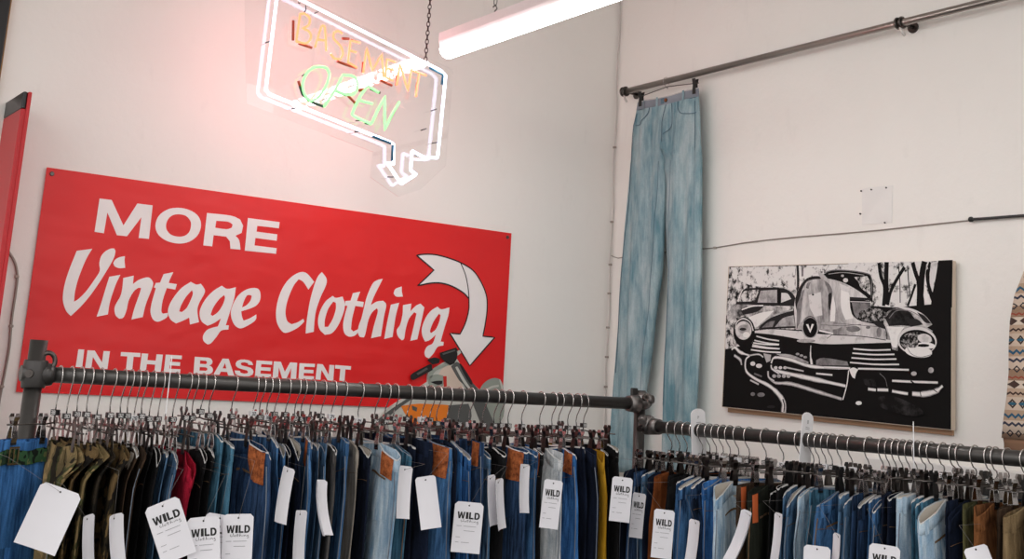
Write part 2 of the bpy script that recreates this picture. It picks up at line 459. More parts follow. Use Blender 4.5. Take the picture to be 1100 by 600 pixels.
# vertical cable in the room corner
pz = [(XW-.010-.004*math.sin(k*1.7), YL-.014, 3.45-k*.11) for k in range(27)]
wallcable('wall_cable', pz, .0035, 'cable_white', 'white cable clipped straight down the corner where the walls meet', 'cable',
          [Vector((XW-.012, YL-.014, z)) for z in (2.62, 2.3, 2.12, 2.0, 1.86, 1.74, 1.62)], 'cable_grey')
# cable along the right wall
q = [(656, 274), (664, 277), (676, 275), (690, 274), (730, 269), (768, 266), (800, 260.5), (850, 255), (900, 251), (950, 246.5), (1000, 241), (1046, 236)]
wallcable('wall_cable', [onX(p, XW-.004) for p in smooth_loop(q, 2, 80, False)], .0022, 'cable_grey', 'thin cable running along the right-hand wall behind the hanging jeans'.replace('right-hand ', 'picture '), 'cable',
          [onX(p, XW-.004) for p in ((677, 275), (768, 266))])
r = [onX(p, XW-.012) for p in ((1043, 235.5), (1060, 234.5), (1085, 232.5), (1120, 230))]
root = thing('conduit_rod', r[0], 'short dark rod on the wall above and beside the car picture', 'rod')
mb = MB(); mb.tube(r, .0045, 8); mb.build('rod', 'trace_plug', root)
mb = MB(); mb.sphere(r[0], .009, 6); mb.build('end_cap', 'black_plastic', root)
# filler patch with old screw holes
pc = [(926, 203), (935, 201), (959, 199), (958, 239), (926, 241)]
root = thing('filler_patch', onX((940, 220), XW-.001), 'square of white filler with old screw holes above the car picture', 'patch')
mb = MB(); mb.slab([smooth_loop(pc, 3, 40)], lambda p: onX(p, XW-.002), Vector((.0035, 0, 0))); mb.build('filler', 'trim_white', root)
for p in ((936, 203.5), (952, 201.5), (924, 229.5), (950.5, 239), (925, 205)):
    mb = MB(); c = onX(p, XW-.003); mb.tube([c-Vector((.002, 0, 0)), c+Vector((.004, 0, 0))], .0028, 8); mb.build('screw_hole', 'trace_plug', root)

# ------------------------------------------------------------------ banner
YB = YL-.006
bc = [(52, 180), (547, 250), (541, 441), (15, 422)]
c3 = [onY(p, YB) for p in bc]
x0, x1 = (c3[0].x+c3[3].x)/2, (c3[1].x+c3[2].x)/2; zt, zb = (c3[0].z+c3[1].z)/2, (c3[3].z+c3[2].z)/2
root = thing('banner', ((x0+x1)/2, YB, zb), 'red vinyl banner on the wall with white lettering and a curved white arrow', 'banner')
mb = MB(); NX, NZ = 60, 26
def bz(x, z): return .0012*math.sin(x*9+z*6)+.0008*math.sin(z*31+x*4)
def bpt(x, z, o): return Vector((x, YB+o-bz(x, z)*0-0, z))
g = [[Vector((x0+(x1-x0)*i/NX, YB-.0015, zb+(zt-zb)*j/NZ)) for i in range(NX+1)] for j in range(NZ+1)]
mb.loft(g, False, smooth=True)
mb.box((x0, YB-.0014, zb), (x1, YB+.001, zt))
mb.build('vinyl_sheet', 'vinyl_red', root)
for x in (x0+.018, x1-.018):
    for z in (zt-.018, zb+.018):
        mb = MB(); mb.tube([(x, YB-.001, z), (x, YB-.0045, z)], [.008, .006], 10); mb.build('grommet', 'dull_steel', root)
L1 = lambda p: onY(p, YB-.0026); L2 = lambda p: onY(p, YB-.0034); L3 = lambda p: onY(p, YB-.0042)
def letters(name, loops_list, mat='vinyl_white', fn=L1):
    mb = MB()
    for l in loops_list: mb.slab(l, fn, Vector((0, .0010, 0)))
    return mb.build(name, mat, root)
k = crop(90, 200, 5)
more = [[k([(85, 65), (150, 73), (213, 210), (288, 92), (370, 102), (350, 282), (295, 277), (310, 165), (232, 268), (178, 262), (127, 140), (108, 252), (58, 244)])],
        [smooth_loop(k([(510, 115), (570, 128), (615, 160), (630, 208), (612, 262), (565, 298), (507, 307), (445, 292), (400, 258), (385, 212), (402, 160), (450, 124)])),
         smooth_loop(k([(510, 150), (548, 158), (572, 184), (576, 212), (566, 246), (540, 266), (506, 270), (470, 260), (447, 236), (442, 208), (452, 178), (476, 156)]))],
        [smooth_loop(k([(662, 143), (790, 157), (840, 178), (856, 212), (848, 250), (815, 265), (835, 290), (842, 340), (788, 335), (785, 295), (765, 270), (697, 262), (690, 322), (642, 317)]), 3, 34),
         smooth_loop(k([(712, 185), (775, 190), (800, 205), (795, 222), (765, 230), (706, 222)]), 3, 34)],
        [k([(882, 170), (1052, 192), (1048, 225), (932, 212), (928, 243), (1040, 258), (1036, 292), (922, 277), (917, 317), (1036, 332), (1033, 362), (865, 345)])]]
letters('headline_lettering', more)
k1, k2, k3, k4 = crop(60, 260, 6), crop(180, 280, 6), crop(290, 280, 6), crop(380, 300, 6)
S = smooth_loop
script = [
 [S(k1([(135, 55), (235, 42), (195, 110), (150, 220), (125, 310), (117, 383), (150, 362), (200, 310), (250, 240), (283, 185), (280, 140), (290, 95), (315, 62), (350, 42), (375, 40), (384, 60), (370, 110), (330, 180), (280, 260), (220, 345), (160, 415), (97, 475), (65, 440), (45, 370), (55, 280), (85, 180)]))],
 [S(k1([(345, 222), (416, 210), (385, 275), (350, 380), (335, 465), (263, 480), (290, 400), (325, 285)]))],
 [S(k1([(370, 135), (385, 110), (415, 95), (445, 90), (443, 120), (447, 165), (410, 167), (380, 155)]))],
 [S(k1([(435, 230), (502, 215), (497, 270), (530, 245), (575, 228), (605, 230), (627, 262), (615, 310), (580, 400), (560, 482), (487, 498), (505, 430), (540, 330), (550, 295), (530, 295), (500, 320), (470, 375), (455, 440), (435, 485), (410, 493), (385, 470), (378, 425), (392, 390), (415, 350), (428, 300)]))],
 [S(k1([(695, 205), (757, 193), (735, 240), (728, 262), (780, 270), (770, 305), (715, 295), (690, 370), (680, 440), (690, 460), (722, 455), (719, 480), (690, 500), (655, 512), (625, 495), (610, 450), (618, 390), (645, 295), (632, 291), (645, 262), (672, 260)]), 3)],
 [S(k2([(150, 135), (185, 152), (215, 147), (240, 185), (235, 215), (205, 270), (192, 320), (202, 395), (145, 410), (140, 365), (100, 385), (55, 403), (20, 378), (3, 335), (10, 290), (40, 235), (90, 175)])),
  S(k2([(158, 188), (120, 230), (88, 285), (75, 325), (92, 330), (122, 305), (145, 262), (163, 215)]))],
 [S(k2([(350, 160), (385, 180), (440, 170), (430, 240), (405, 320), (375, 415), (395, 415), (392, 442), (345, 450), (315, 490), (280, 530), (258, 538), (232, 515), (230, 480), (255, 445), (290, 430), (325, 422), (345, 370), (300, 400), (258, 418), (220, 390), (207, 345), (215, 300), (250, 240), (300, 190)])),
  S(k2([(365, 220), (330, 250), (295, 300), (278, 345), (290, 355), (325, 330), (355, 285), (370, 240)]))],
 [S(k2([(520, 180), (570, 175), (595, 195), (598, 245), (575, 285), (530, 308), (475, 325), (480, 360), (490, 385), (530, 370), (572, 345), (570, 375), (545, 400), (490, 430), (460, 433), (430, 410), (410, 360), (412, 310), (440, 245), (475, 205)])),
  S(k2([(530, 220), (510, 225), (490, 265), (480, 300), (510, 285), (535, 255), (543, 225)]))],
 [S(k3([(285, 135), (248, 185), (215, 135), (185, 118), (150, 165), (115, 250), (100, 325), (110, 385), (140, 408), (180, 395), (215, 373), (222, 390), (180, 430), (110, 463), (75, 450), (45, 395), (40, 320), (60, 225), (100, 145), (150, 95), (200, 72), (240, 82)]))],
 [S(k3([(335, 72), (365, 115), (360, 160), (330, 225), (300, 310), (288, 380), (282, 457), (230, 468), (238, 380), (258, 260), (285, 160), (310, 100)]))],
 [S(k3([(405, 225), (425, 238), (468, 230), (482, 275), (475, 330), (440, 415), (400, 465), (355, 477), (320, 440), (310, 385), (325, 320), (360, 260)])),
  S(k3([(408, 262), (375, 310), (355, 375), (352, 425), (375, 425), (405, 375), (425, 310), (425, 270)]))],
 [S(k3([(535, 208), (582, 198), (560, 258), (605, 265), (600, 298), (550, 290), (530, 370), (522, 440), (538, 455), (568, 440), (566, 462), (545, 482), (510, 488), (480, 465), (472, 410), (485, 340), (500, 290), (482, 288), (487, 258), (520, 256)]), 3)],
 [S(k3([(660, 150), (690, 125), (727, 115), (710, 150), (670, 230), (650, 285), (690, 262), (730, 257), (750, 285), (735, 360), (715, 485), (652, 498), (670, 420), (695, 330), (690, 305), (660, 330), (635, 380), (615, 470), (605, 493), (580, 490), (568, 465), (572, 420), (590, 370), (605, 310), (625, 230)]))],
 [S(k3([(780, 282), (833, 270), (810, 360), (790, 490), (737, 503), (755, 400)]))],
 [S(k3([(797, 210), (810, 180), (850, 165), (850, 195), (857, 230), (815, 230)]))],
 [S(k4([(318, 165), (372, 155), (365, 205), (400, 170), (430, 155), (455, 180), (440, 250), (410, 385), (365, 395), (385, 310), (405, 220), (390, 210), (355, 255), (335, 320), (325, 380), (310, 392), (285, 365), (278, 325), (300, 290), (315, 225)]))],
 [S(k4([(540, 175), (565, 192), (617, 180), (610, 230), (585, 310), (560, 400), (580, 402), (578, 425), (540, 435), (515, 475), (485, 508), (462, 495), (457, 465), (475, 430), (510, 410), (530, 355), (490, 390), (460, 400), (442, 360), (440, 310), (465, 245), (500, 200)])),
  S(k4([(550, 220), (515, 270), (492, 330), (500, 345), (530, 320), (552, 270), (560, 230)]))],
]
letters('script_lettering', script)
def quadmap(TL, TR, BL, BR):
    def f(p):
        x, y = p
        a = (TL[0]+(TR[0]-TL[0])*x, TL[1]+(TR[1]-TL[1])*x); b = (BL[0]+(BR[0]-BL[0])*x, BL[1]+(BR[1]-BL[1])*x)
        return (a[0]+(b[0]-a[0])*y, a[1]+(b[1]-a[1])*y)
    return f
g1, g2, g3 = crop(75, 370, 9.167), crop(190, 375, 9.167), crop(270, 380, 9.167)
small = [('I', g1, (85, 45), (142, 48), (58, 218), (122, 222)), ('N', g1, (175, 55), (395, 65), (150, 228), (370, 240)), ('T', g1, (505, 72), (697, 82), (488, 243), (680, 255)),
         ('H', g1, (710, 85), (917, 98), (688, 255), (895, 268)), ('E', g1, (945, 97), (1105, 107), (925, 268), (1085, 278)),
         ('B', g2, (177, 72), (360, 85), (163, 238), (355, 248)), ('A', g2, (380, 86), (578, 98), (360, 247), (566, 260)), ('S', g2, (578, 95), (755, 105), (565, 260), (755, 272)),
         ('E', g2, (785, 108), (940, 118), (768, 268), (925, 278)),
         ('M', g3, (222, 72), (452, 86), (210, 235), (440, 245)), ('E', g3, (475, 90), (627, 97), (465, 245), (614, 252)), ('N', g3, (650, 97), (818, 110), (632, 250), (806, 263)), ('T', g3, (828, 108), (982, 120), (815, 257), (970, 270))]
lst = []
for ch, g_, a, b_, c_, d_ in small:
    q = quadmap(*g_([a, b_, c_, d_])); lst.append([[q(p) for p in l] for l in GL[ch]])
for a_, b_ in ((0, 2), (2, 5), (5, 13)): letters('word_lettering', lst[a_:b_])
ka = crop(430, 260, 514/120)
arrow = S(ka([(75, 60), (110, 55), (160, 57), (220, 72), (280, 95), (335, 130), (370, 180), (395, 240), (400, 300), (392, 370), (380, 432), (435, 437), (320, 568), (228, 418), (275, 422), (300, 370), (315, 310), (316, 260), (290, 232), (240, 203), (190, 188), (140, 188), (80, 200), (155, 128)]), 4, 42)
ar = letters('arrow', [[arrow]])
mb = MB()
def pxline(mbx, pts, w, fn, closed=False):
    P = pts+[pts[0], pts[1]] if closed else pts
    w3 = (fn((P[0][0]+w, P[0][1]))-fn(P[0])).length
    mbx.ribbon([fn(p) for p in P], w3, Vector((0, -1, 0)) if fn is not None else None)
pxline(mb, arrow, 1.3, L2, True)
pxline(mb, S(ka([(277, 93), (300, 150), (312, 210), (316, 258)]), 4, 90, False), 1.0, L2)
o = mb.build('arrow_outline', 'black_print', root); 

# motorcycle picture overlapping the lower right of the banner
YM = YB-.012
kb = crop(400, 360, 6)
root = thing('motorcycle_cutout', onY((490, 450), YM), 'printed cut-out of a motorcycle handlebar and orange tank below the arrow', 'cutout')
def flat(name, pts, mat, lay, sm=True, th=.0012, Yb=YM, k=kb):
    mb = MB(); l = k(pts); l = S(l, 3, 50) if sm else l
    mb.slab([l], lambda p: onY(p, Yb-.0011*lay), Vector((0, th, 0))); return mb.build(name, mat, root)
plain('bike_cream', (214, 196, 180), .5); plain('bike_orange', (240, 130, 30), .5); plain('bike_green', (150, 158, 148), .5); plain('bike_grey', (86, 88, 86), .5); plain('bike_pale', (196, 198, 190), .5)
plain('bike_red', (200, 40, 30), .4)
flat('frame_backing', [(240, 375), (355, 300), (360, 240), (460, 175), (545, 150), (640, 300), (700, 360), (700, 640), (60, 640), (0, 580), (100, 470)], 'bike_pale', 0, False, .008)  # pale base sheet under the printed motorcycle parts
flat('tank', [(185, 455), (300, 440), (490, 448), (487, 500), (470, 540), (430, 575), (360, 600), (260, 570), (215, 510)], 'bike_orange', 1)
flat('tank_mark', [(255, 452), (290, 465), (285, 490), (260, 480)], 'bike_grey', 2)
flat('fairing', [(430, 250), (470, 190), (500, 190), (530, 220), (560, 280), (585, 330), (580, 375), (430, 365)], 'bike_cream', 1)
flat('headlight', [(360, 300), (375, 265), (410, 250), (455, 258), (462, 300), (450, 330), (400, 330), (370, 320)], 'bike_green', 2)
flat('headlight_slot', [(375, 300), (420, 292), (452, 292), (450, 312), (420, 318)], 'black_print', 3)
flat('indicator', [(457, 263), (478, 262), (480, 328), (462, 332)], 'bike_red', 3, False)
flat('fork', [(508, 200), (545, 170), (565, 185), (600, 240), (650, 310), (700, 375), (800, 600), (720, 620), (610, 350), (560, 290)], 'bike_grey', 2)
flat('fork_shine', [(535, 205), (548, 200), (600, 290), (640, 350), (628, 352), (585, 300)], 'bike_pale', 3)
flat('fork_dark', [(560, 180), (580, 195), (640, 290), (645, 315), (630, 310), (590, 245)], 'black_print', 3)
flat('handlebar', [(355, 285), (365, 245), (400, 208), (440, 190), (485, 172), (490, 192), (440, 212), (405, 232), (385, 262), (372, 292)], 'bike_green', 2)
flat('grip', [(246, 262), (262, 243), (360, 190), (383, 186), (388, 222), (290, 276), (264, 289), (250, 280)], 'black_print', 3)
flat('grip_shine', [(285, 245), (350, 208), (360, 216), (295, 256)], 'bike_grey', 4)
flat('lever', [(352, 156), (400, 142), (436, 152), (430, 178), (388, 188)], 'black_print', 3)
flat('brake_box', [(434, 112), (540, 78), (552, 98), (545, 150), (528, 180), (500, 192), (468, 170), (440, 140)], 'black_print', 4, False)
flat('box_shine', [(452, 116), (532, 92), (535, 100), (456, 126)], 'bike_grey', 5, False)
flat('mirror_stem', [(545, 100), (565, 95), (572, 112), (550, 130)], 'bike_pale', 4)
flat('wheel', [(688, 372), (710, 320), (745, 288), (790, 274), (828, 290), (845, 340), (850, 420), (845, 520), (800, 590), (740, 560), (700, 480)], 'bike_green', 1)
flat('wheel_shine', [(735, 345), (770, 325), (815, 318), (815, 330), (770, 340), (745, 355)], 'bike_pale', 2)
flat('wheel_edge', [(818, 282), (828, 290), (842, 340), (850, 420), (842, 420), (832, 340)], 'bike_pale', 2)
flat('swing_arm', [(0, 570), (150, 455), (390, 308), (395, 322), (190, 455), (30, 590)], 'bike_grey', 1)
flat('engine', [(490, 450), (620, 440), (640, 520), (600, 640), (470, 640)], 'bike_grey', 1)

# ------------------------------------------------------------------ left edge: red board and framed picture
xb = onY((8, 97), YL).x
tn = onX((25, 100), xb)
zt_, y_near = onX((25, 98), xb).z, tn.y
root = thing('sign_board', (xb, YL-.1, 1.2), 'tall red board with a black top standing out from the wall beside the banner', 'board')
mb = MB(); mb.rbox((xb, y_near, 1.2), (xb+.017, YL-.002, zt_-.052), .003); mb.build('panel', 'red_paint', root)
mb = MB(); mb.rbox((xb, y_near, zt_-.0515), (xb+.013, YL-.002, zt_), .003); mb.build('top_cap', 'frame_black', root)
mb = MB(); mb.rbox((xb+.0135, y_near-.006, 1.2), (xb+.024, y_near+.02, zt_), .002); mb.build('edge_strip', 'red_paint', root)
fe = onY((12, 0), YL-.03); fz = onY((0, 85), YL-.03)
root = thing('picture_frame', (fe.x-.25, YL-.02, fz.z-.35), 'black framed picture with red pattern at the upper edge of the banner wall', 'picture')
X0, X1, Z0, Z1 = fe.x-.5, fe.x, fz.z-.25+.4, fz.z+.9
Z0 = fz.z-.05
mb = MB()
mb.rbox((X1-.045, YL-.03, Z0), (X1, YL-.001, Z1), .004); mb.rbox((X0, YL-.03, Z0), (X0+.045, YL-.001, Z1), .004)
mb.rbox((X0+.046, YL-.03, Z0), (X1-.046, YL-.001, Z0+.045), .004); mb.rbox((X0+.046, YL-.03, Z1-.045), (X1-.046, YL-.001, Z1), .004)
mb.build('frame', 'frame_black', root)
mb = MB(); mb.box((X1+.0005, YL-.022, Z0), (X1+.004, YL-.001, Z1)); mb.build('gold_edge', 'gold_edge', root)
mb = MB(); mb.box((X0+.047, YL-.014, Z0+.046), (X1-.047, YL-.004, Z1-.046)); mb.build('artwork', 'pattern_red', root)

# ------------------------------------------------------------------ neon sign
YS = 3.5
root = thing('neon_sign', onY((380, 90), YS), 'hanging neon sign with orange and green tube letters, white outline and down arrow', 'sign')
n1, n2, n3, n4 = crop(295, 0, 7.5), crop(380, 30, 7.5), crop(310, 60, 6.667), crop(380, 130, 7.5)
TF = YS-.028
def neon(name, pts, mat, r=.0048, k=None, sub=4, corner=70, closed=False, Y=TF, extra=True):
    p = k(pts) if k else pts
    p = S(p, sub, corner, closed) if sub > 1 else p
    mb = MB(); mb.tube([onY(q, Y) for q in p], r, 8, closed=closed); return mb.build(name, mat, root)
pane = [(263, -33), (487, 75), (479, 178), (452, 203), (428, 211), (398, 190), (401, 163), (265, 111)]
mb = MB(); mb.slab([pane], lambda p: onY(p, YS), Vector((0, .005, 0))); mb.build('clear_panel', 'acrylic', root)
border = [(298.5, -12.6), (479, 78.5), (470, 169.5), (455, 168.7), (442.7, 162), (441, 182.7), (447, 187), (431, 197.3), (416, 175), (422.7, 176), (422.7, 154), (285, 99.5)]
def densify(P, n=5, closed=True):
    out = []
    for i in range(len(P) if closed else len(P)-1):
        a, b_ = P[i], P[(i+1) % len(P)]
        for t_ in ((.03, .1, .3, .5, .7, .9, .97)): out.append((a[0]+(b_[0]-a[0])*t_, a[1]+(b_[1]-a[1])*t_))
    return out
mb = MB(); mb.tube([onY(p, TF) for p in densify(border)], .0047, 8, closed=True); mb.build('outline_tube', 'neon_white', root)
NO = [(n1, [(175, 330), (190, 220), (205, 112), (245, 112), (283, 150), (272, 205), (225, 228), (278, 255), (292, 305), (255, 348), (172, 333)]),
      (n1, [(325, 382), (352, 290), (375, 220), (390, 205), (404, 220), (411, 320), (416, 412)]), (n1, [(345, 318), (410, 326)]),
      (n1, [(545, 272), (515, 250), (478, 262), (476, 310), (530, 370), (551, 430), (530, 476), (482, 470), (450, 432)]),
      (n1, [(690, 345), (612, 326), (600, 415), (592, 502), (664, 545)]), (n1, [(604, 405), (660, 422)]),
      (n2, [(76, 365), (90, 260), (105, 165), (150, 345), (226, 212), (242, 398)]),
      (n2, [(338, 275), (268, 252), (262, 330), (258, 398), (318, 425)]), (n2, [(264, 325), (322, 338)]),
      (n2, [(346, 462), (362, 360), (374, 292), (436, 505), (466, 330)]),
      (n2, [(478, 345), (584, 382)]), (n2, [(528, 364), (514, 450), (500, 552)])]
for k_, p in NO: neon('letter_tube', p, 'neon_orange', .0042, k_, 4, 62)
NG = [(n3, [(240, 78), (180, 82), (130, 125), (103, 190), (110, 268), (158, 324), (215, 295), (268, 215), (292, 140), (275, 92)], True),
      (n3, [(252, 365), (330, 250), (388, 136), (468, 148), (496, 205), (472, 268), (415, 276), (338, 248)], False),
      (n3, [(645, 262), (568, 215), (515, 285), (462, 395), (470, 430), (592, 488)], False), (n3, [(512, 318), (600, 342)], False),
      (n3, [(594, 484), (640, 385), (690, 290), (688, 528), (740, 420), (792, 330)], False)]
for k_, p, c in NG: neon('letter_tube', p, 'neon_green', .0044, k_, 4, 62, c)
BT = TF+.012
for k_, p, m_ in [(n1, [(150, 165), (148, 325)], 'neon_block_orange'), (n1, [(195, 350), (300, 385)], 'neon_block_orange'), (n1, [(500, 492), (560, 515), (662, 548)], 'neon_block_orange'), (n1, [(545, 310), (600, 312)], 'neon_block_orange'), (n1, [(615, 322), (688, 348)], 'neon_block_orange'),
                  (n2, [(76, 275), (72, 362)], 'neon_block_orange'), (n2, [(212, 420), (308, 465)], 'neon_block_orange'), (n2, [(350, 380), (342, 465)], 'neon_block_orange'), (n2, [(512, 440), (500, 552)], 'neon_block_orange'),
                  (n3, [(80, 215), (100, 275), (150, 322)], 'neon_block_green'), (n3, [(160, 328), (250, 362)], 'neon_block_green'), (n3, [(338, 252), (410, 280)], 'neon_block_green'), (n3, [(585, 235), (655, 265)], 'neon_block_green'), (n3, [(548, 478), (592, 488)], 'neon_block_green'), (n3, [(790, 330), (720, 462)], 'neon_block_orange'), (n3, [(70, 180), (85, 225)], 'neon_block_orange'),
                  (n3, [(425, 285), (490, 350)], 'neon_block_orange'), (n3, [(505, 248), (548, 235)], 'neon_block_orange'),
                  (n4, [(150, 122), (300, 180)], 'neon_block_blue'), (n4, [(315, 190), (308, 320)], 'neon_block_blue'), (n2, [(612, 322), (718, 378), (710, 455)], 'neon_block_blue')]:
    neon('blocked_tube', p, m_, .0046, k_, 1, Y=TF-.0045 if m_ == 'neon_block_blue' else BT-.008)
for k_, p in [(n1, [(250, 45), (252, 80), (235, 105)]), (n1, [(320, 108), (350, 95)]), (n1, [(188, 20), (205, 30)]), (n3, [(22, 378), (65, 370)]), (n3, [(475, 545), (520, 538)]), (n3, [(440, 222), (485, 205)]), (n3, [(245, 318), (285, 295)]), (n3, [(480, 465), (525, 460)]),
              (n4, [(8, 85), (58, 80)]), (n4, [(630, 178), (678, 170)]), (n4, [(495, 275), (550, 280)]), (n4, [(270, 450), (318, 450)]), (n3, [(95, 145), (130, 120)])]:
    neon('tube_support', p, 'black_plastic', .0018, k_, 1, Y=TF+.008)
for p in ((288, 45), (455, 139), (466, 118)):
    neon('tube_support', [(p[0]-3, p[1]+1), (p[0]+3, p[1]-1)], 'black_plastic', .0018, None, 1, Y=TF+.008)
# chain that carries the sign
def chain(name, top, bot, parent, mat='chain_metal', link=.02, lr=.0055, wr=.0016):
    mb = MB(); top, bot = Vector(top), Vector(bot); n = int((top-bot).length/(link*.78)); d = (bot-top).normalized()
    a = d.orthogonal().normalized(); b_ = d.cross(a)
    for i in range(n):
        c = top+(bot-top)*((i+.5)/n); e = a if i % 2 else b_
        P = []
        for q in range(12):
            an = 2*PI*q/12; P.append(c+d*(link/2*math.cos(an))+e*(lr*math.sin(an)))
        mb.tube(P, wr, 5, closed=True)
    return mb.build(name, mat, parent)
tp = onY((457, 66), YS-.012)
chain('hanging_chain', (tp.x+.005, tp.y, 3.5), tp, root)
tp2 = onY((312, -22), YS-.012)
chain('hanging_chain', (tp2.x, tp2.y, 3.5), tp2, root)

# ------------------------------------------------------------------ fluorescent lamps
def lamp(name, xc, ye, yf, z, label, group):
    root = thing(name, (xc, (ye+yf)/2, z), label, 'lamp', group)
    y0, y1 = min(ye, yf), max(ye, yf)
    mb = MB(); P = []
    prof = [(-.028, .0), (-.036, .022), (-.036, .052), (-.02, .058), (.02, .058), (.036, .052), (.036, .022), (.028, .0)]
    mb.loft([[Vector((xc+a, y, z+b_)) for a, b_ in prof] for y in (y0, y1)], True, True, True, smooth=False); mb.build('housing', 'lamp_housing', root)
    mb = MB(); pr = [(.032*math.cos(PI+PI*k_/10), -.002+.03*math.sin(PI+PI*k_/10)) for k_ in range(11)]
    mb.loft([[Vector((xc+a, y, z+b_)) for a, b_ in pr] for y in (y0+.004, y1-.004)], True, True, True); mb.build('diffuser', 'lamp_tube', root)
    for y in (y0+.1, y1-.28):
        mb = MB(); mb.tube([(xc, y, z+.058), (xc, y, z+.075), (xc+.008, y, z+.085), (xc, y, z+.096), (xc-.008, y, z+.086)], .0022, 6); mb.build('hook', 'dull_steel', root)
        chain('hanging_chain', (xc, y, 3.5), (xc, y, z+.095), root, 'dull_steel', .03, .005, .0013)
    return root
lamp('fluorescent_lamp', 2.08, 3.417, 2.43, 2.705, 'white fluorescent batten lamp hanging beside the neon sign', None)
for (xa, ya) in ((.5, 1.6), (2.08, .7), (-.7, 1.9)):  # extra lamps added out of view to brighten the room
    lamp('fluorescent_lamp', xa, ya+.6, ya-.6, 2.95, 'unseen white fluorescent batten lamp added overhead to light the room', 'added overhead lamps')

# ------------------------------------------------------------------ wall rail, clip hanger, display jeans
XP = XW-.07
pa, pb = onX((668, 100.5), XP), onX((1075, -4), XP)
zp = (pa.z+pb.z)/2
root = thing('wall_rail', (XP, (pa.y+pb.y)/2, zp), 'long steel pipe fixed high on the wall above the car picture', 'rail')
mb = MB(); mb.tube([(XP, pa.y, zp), (XP, .9, zp)], .0125, 14); mb.build('pipe', 'pipe_wall', root)
for p in ((671, 100.5), (967, 22)):
    c = onX(p, XP); r_ = MB(); P = [Vector((XP, c.y, zp))+Vector((.017*math.cos(a), 0, .017*math.sin(a))) for a in [2*PI*i/16 for i in range(16)]]
    for dy in (-.008, .008):
        r_.tube([q+Vector((0, dy, 0)) for q in P], .0045, 8, closed=True)
    r_.tube([(XP+.016, c.y, zp), (XW-.001, c.y, zp)], .006, 10); r_.tube([(XW-.006, c.y, zp), (XW-.0005, c.y, zp)], .02, 16)
    br = r_.build('bracket', 'dull_steel', root)
    tie = MB(); tie.tube([(XP-.006, c.y-.004, zp-.018), (XP-.008, c.y-.012, zp-.034), (XP-.004, c.y-.02, zp-.048)], .005, 6); tie.build('cable_tie', 'cable_white', br)

def noise1(seed, nf=4, base=3.0):
    rr = random.Random(seed); T = [(rr.uniform(.6, 1.6)*base*(1+i*.7), rr.uniform(0, 2*PI), 1/(1+i*.6)) for i in range(nf)]
    S_ = sum(a for _, _, a in T)
    return lambda x: sum(a*math.sin(w*x+p) for w, p, a in T)/S_

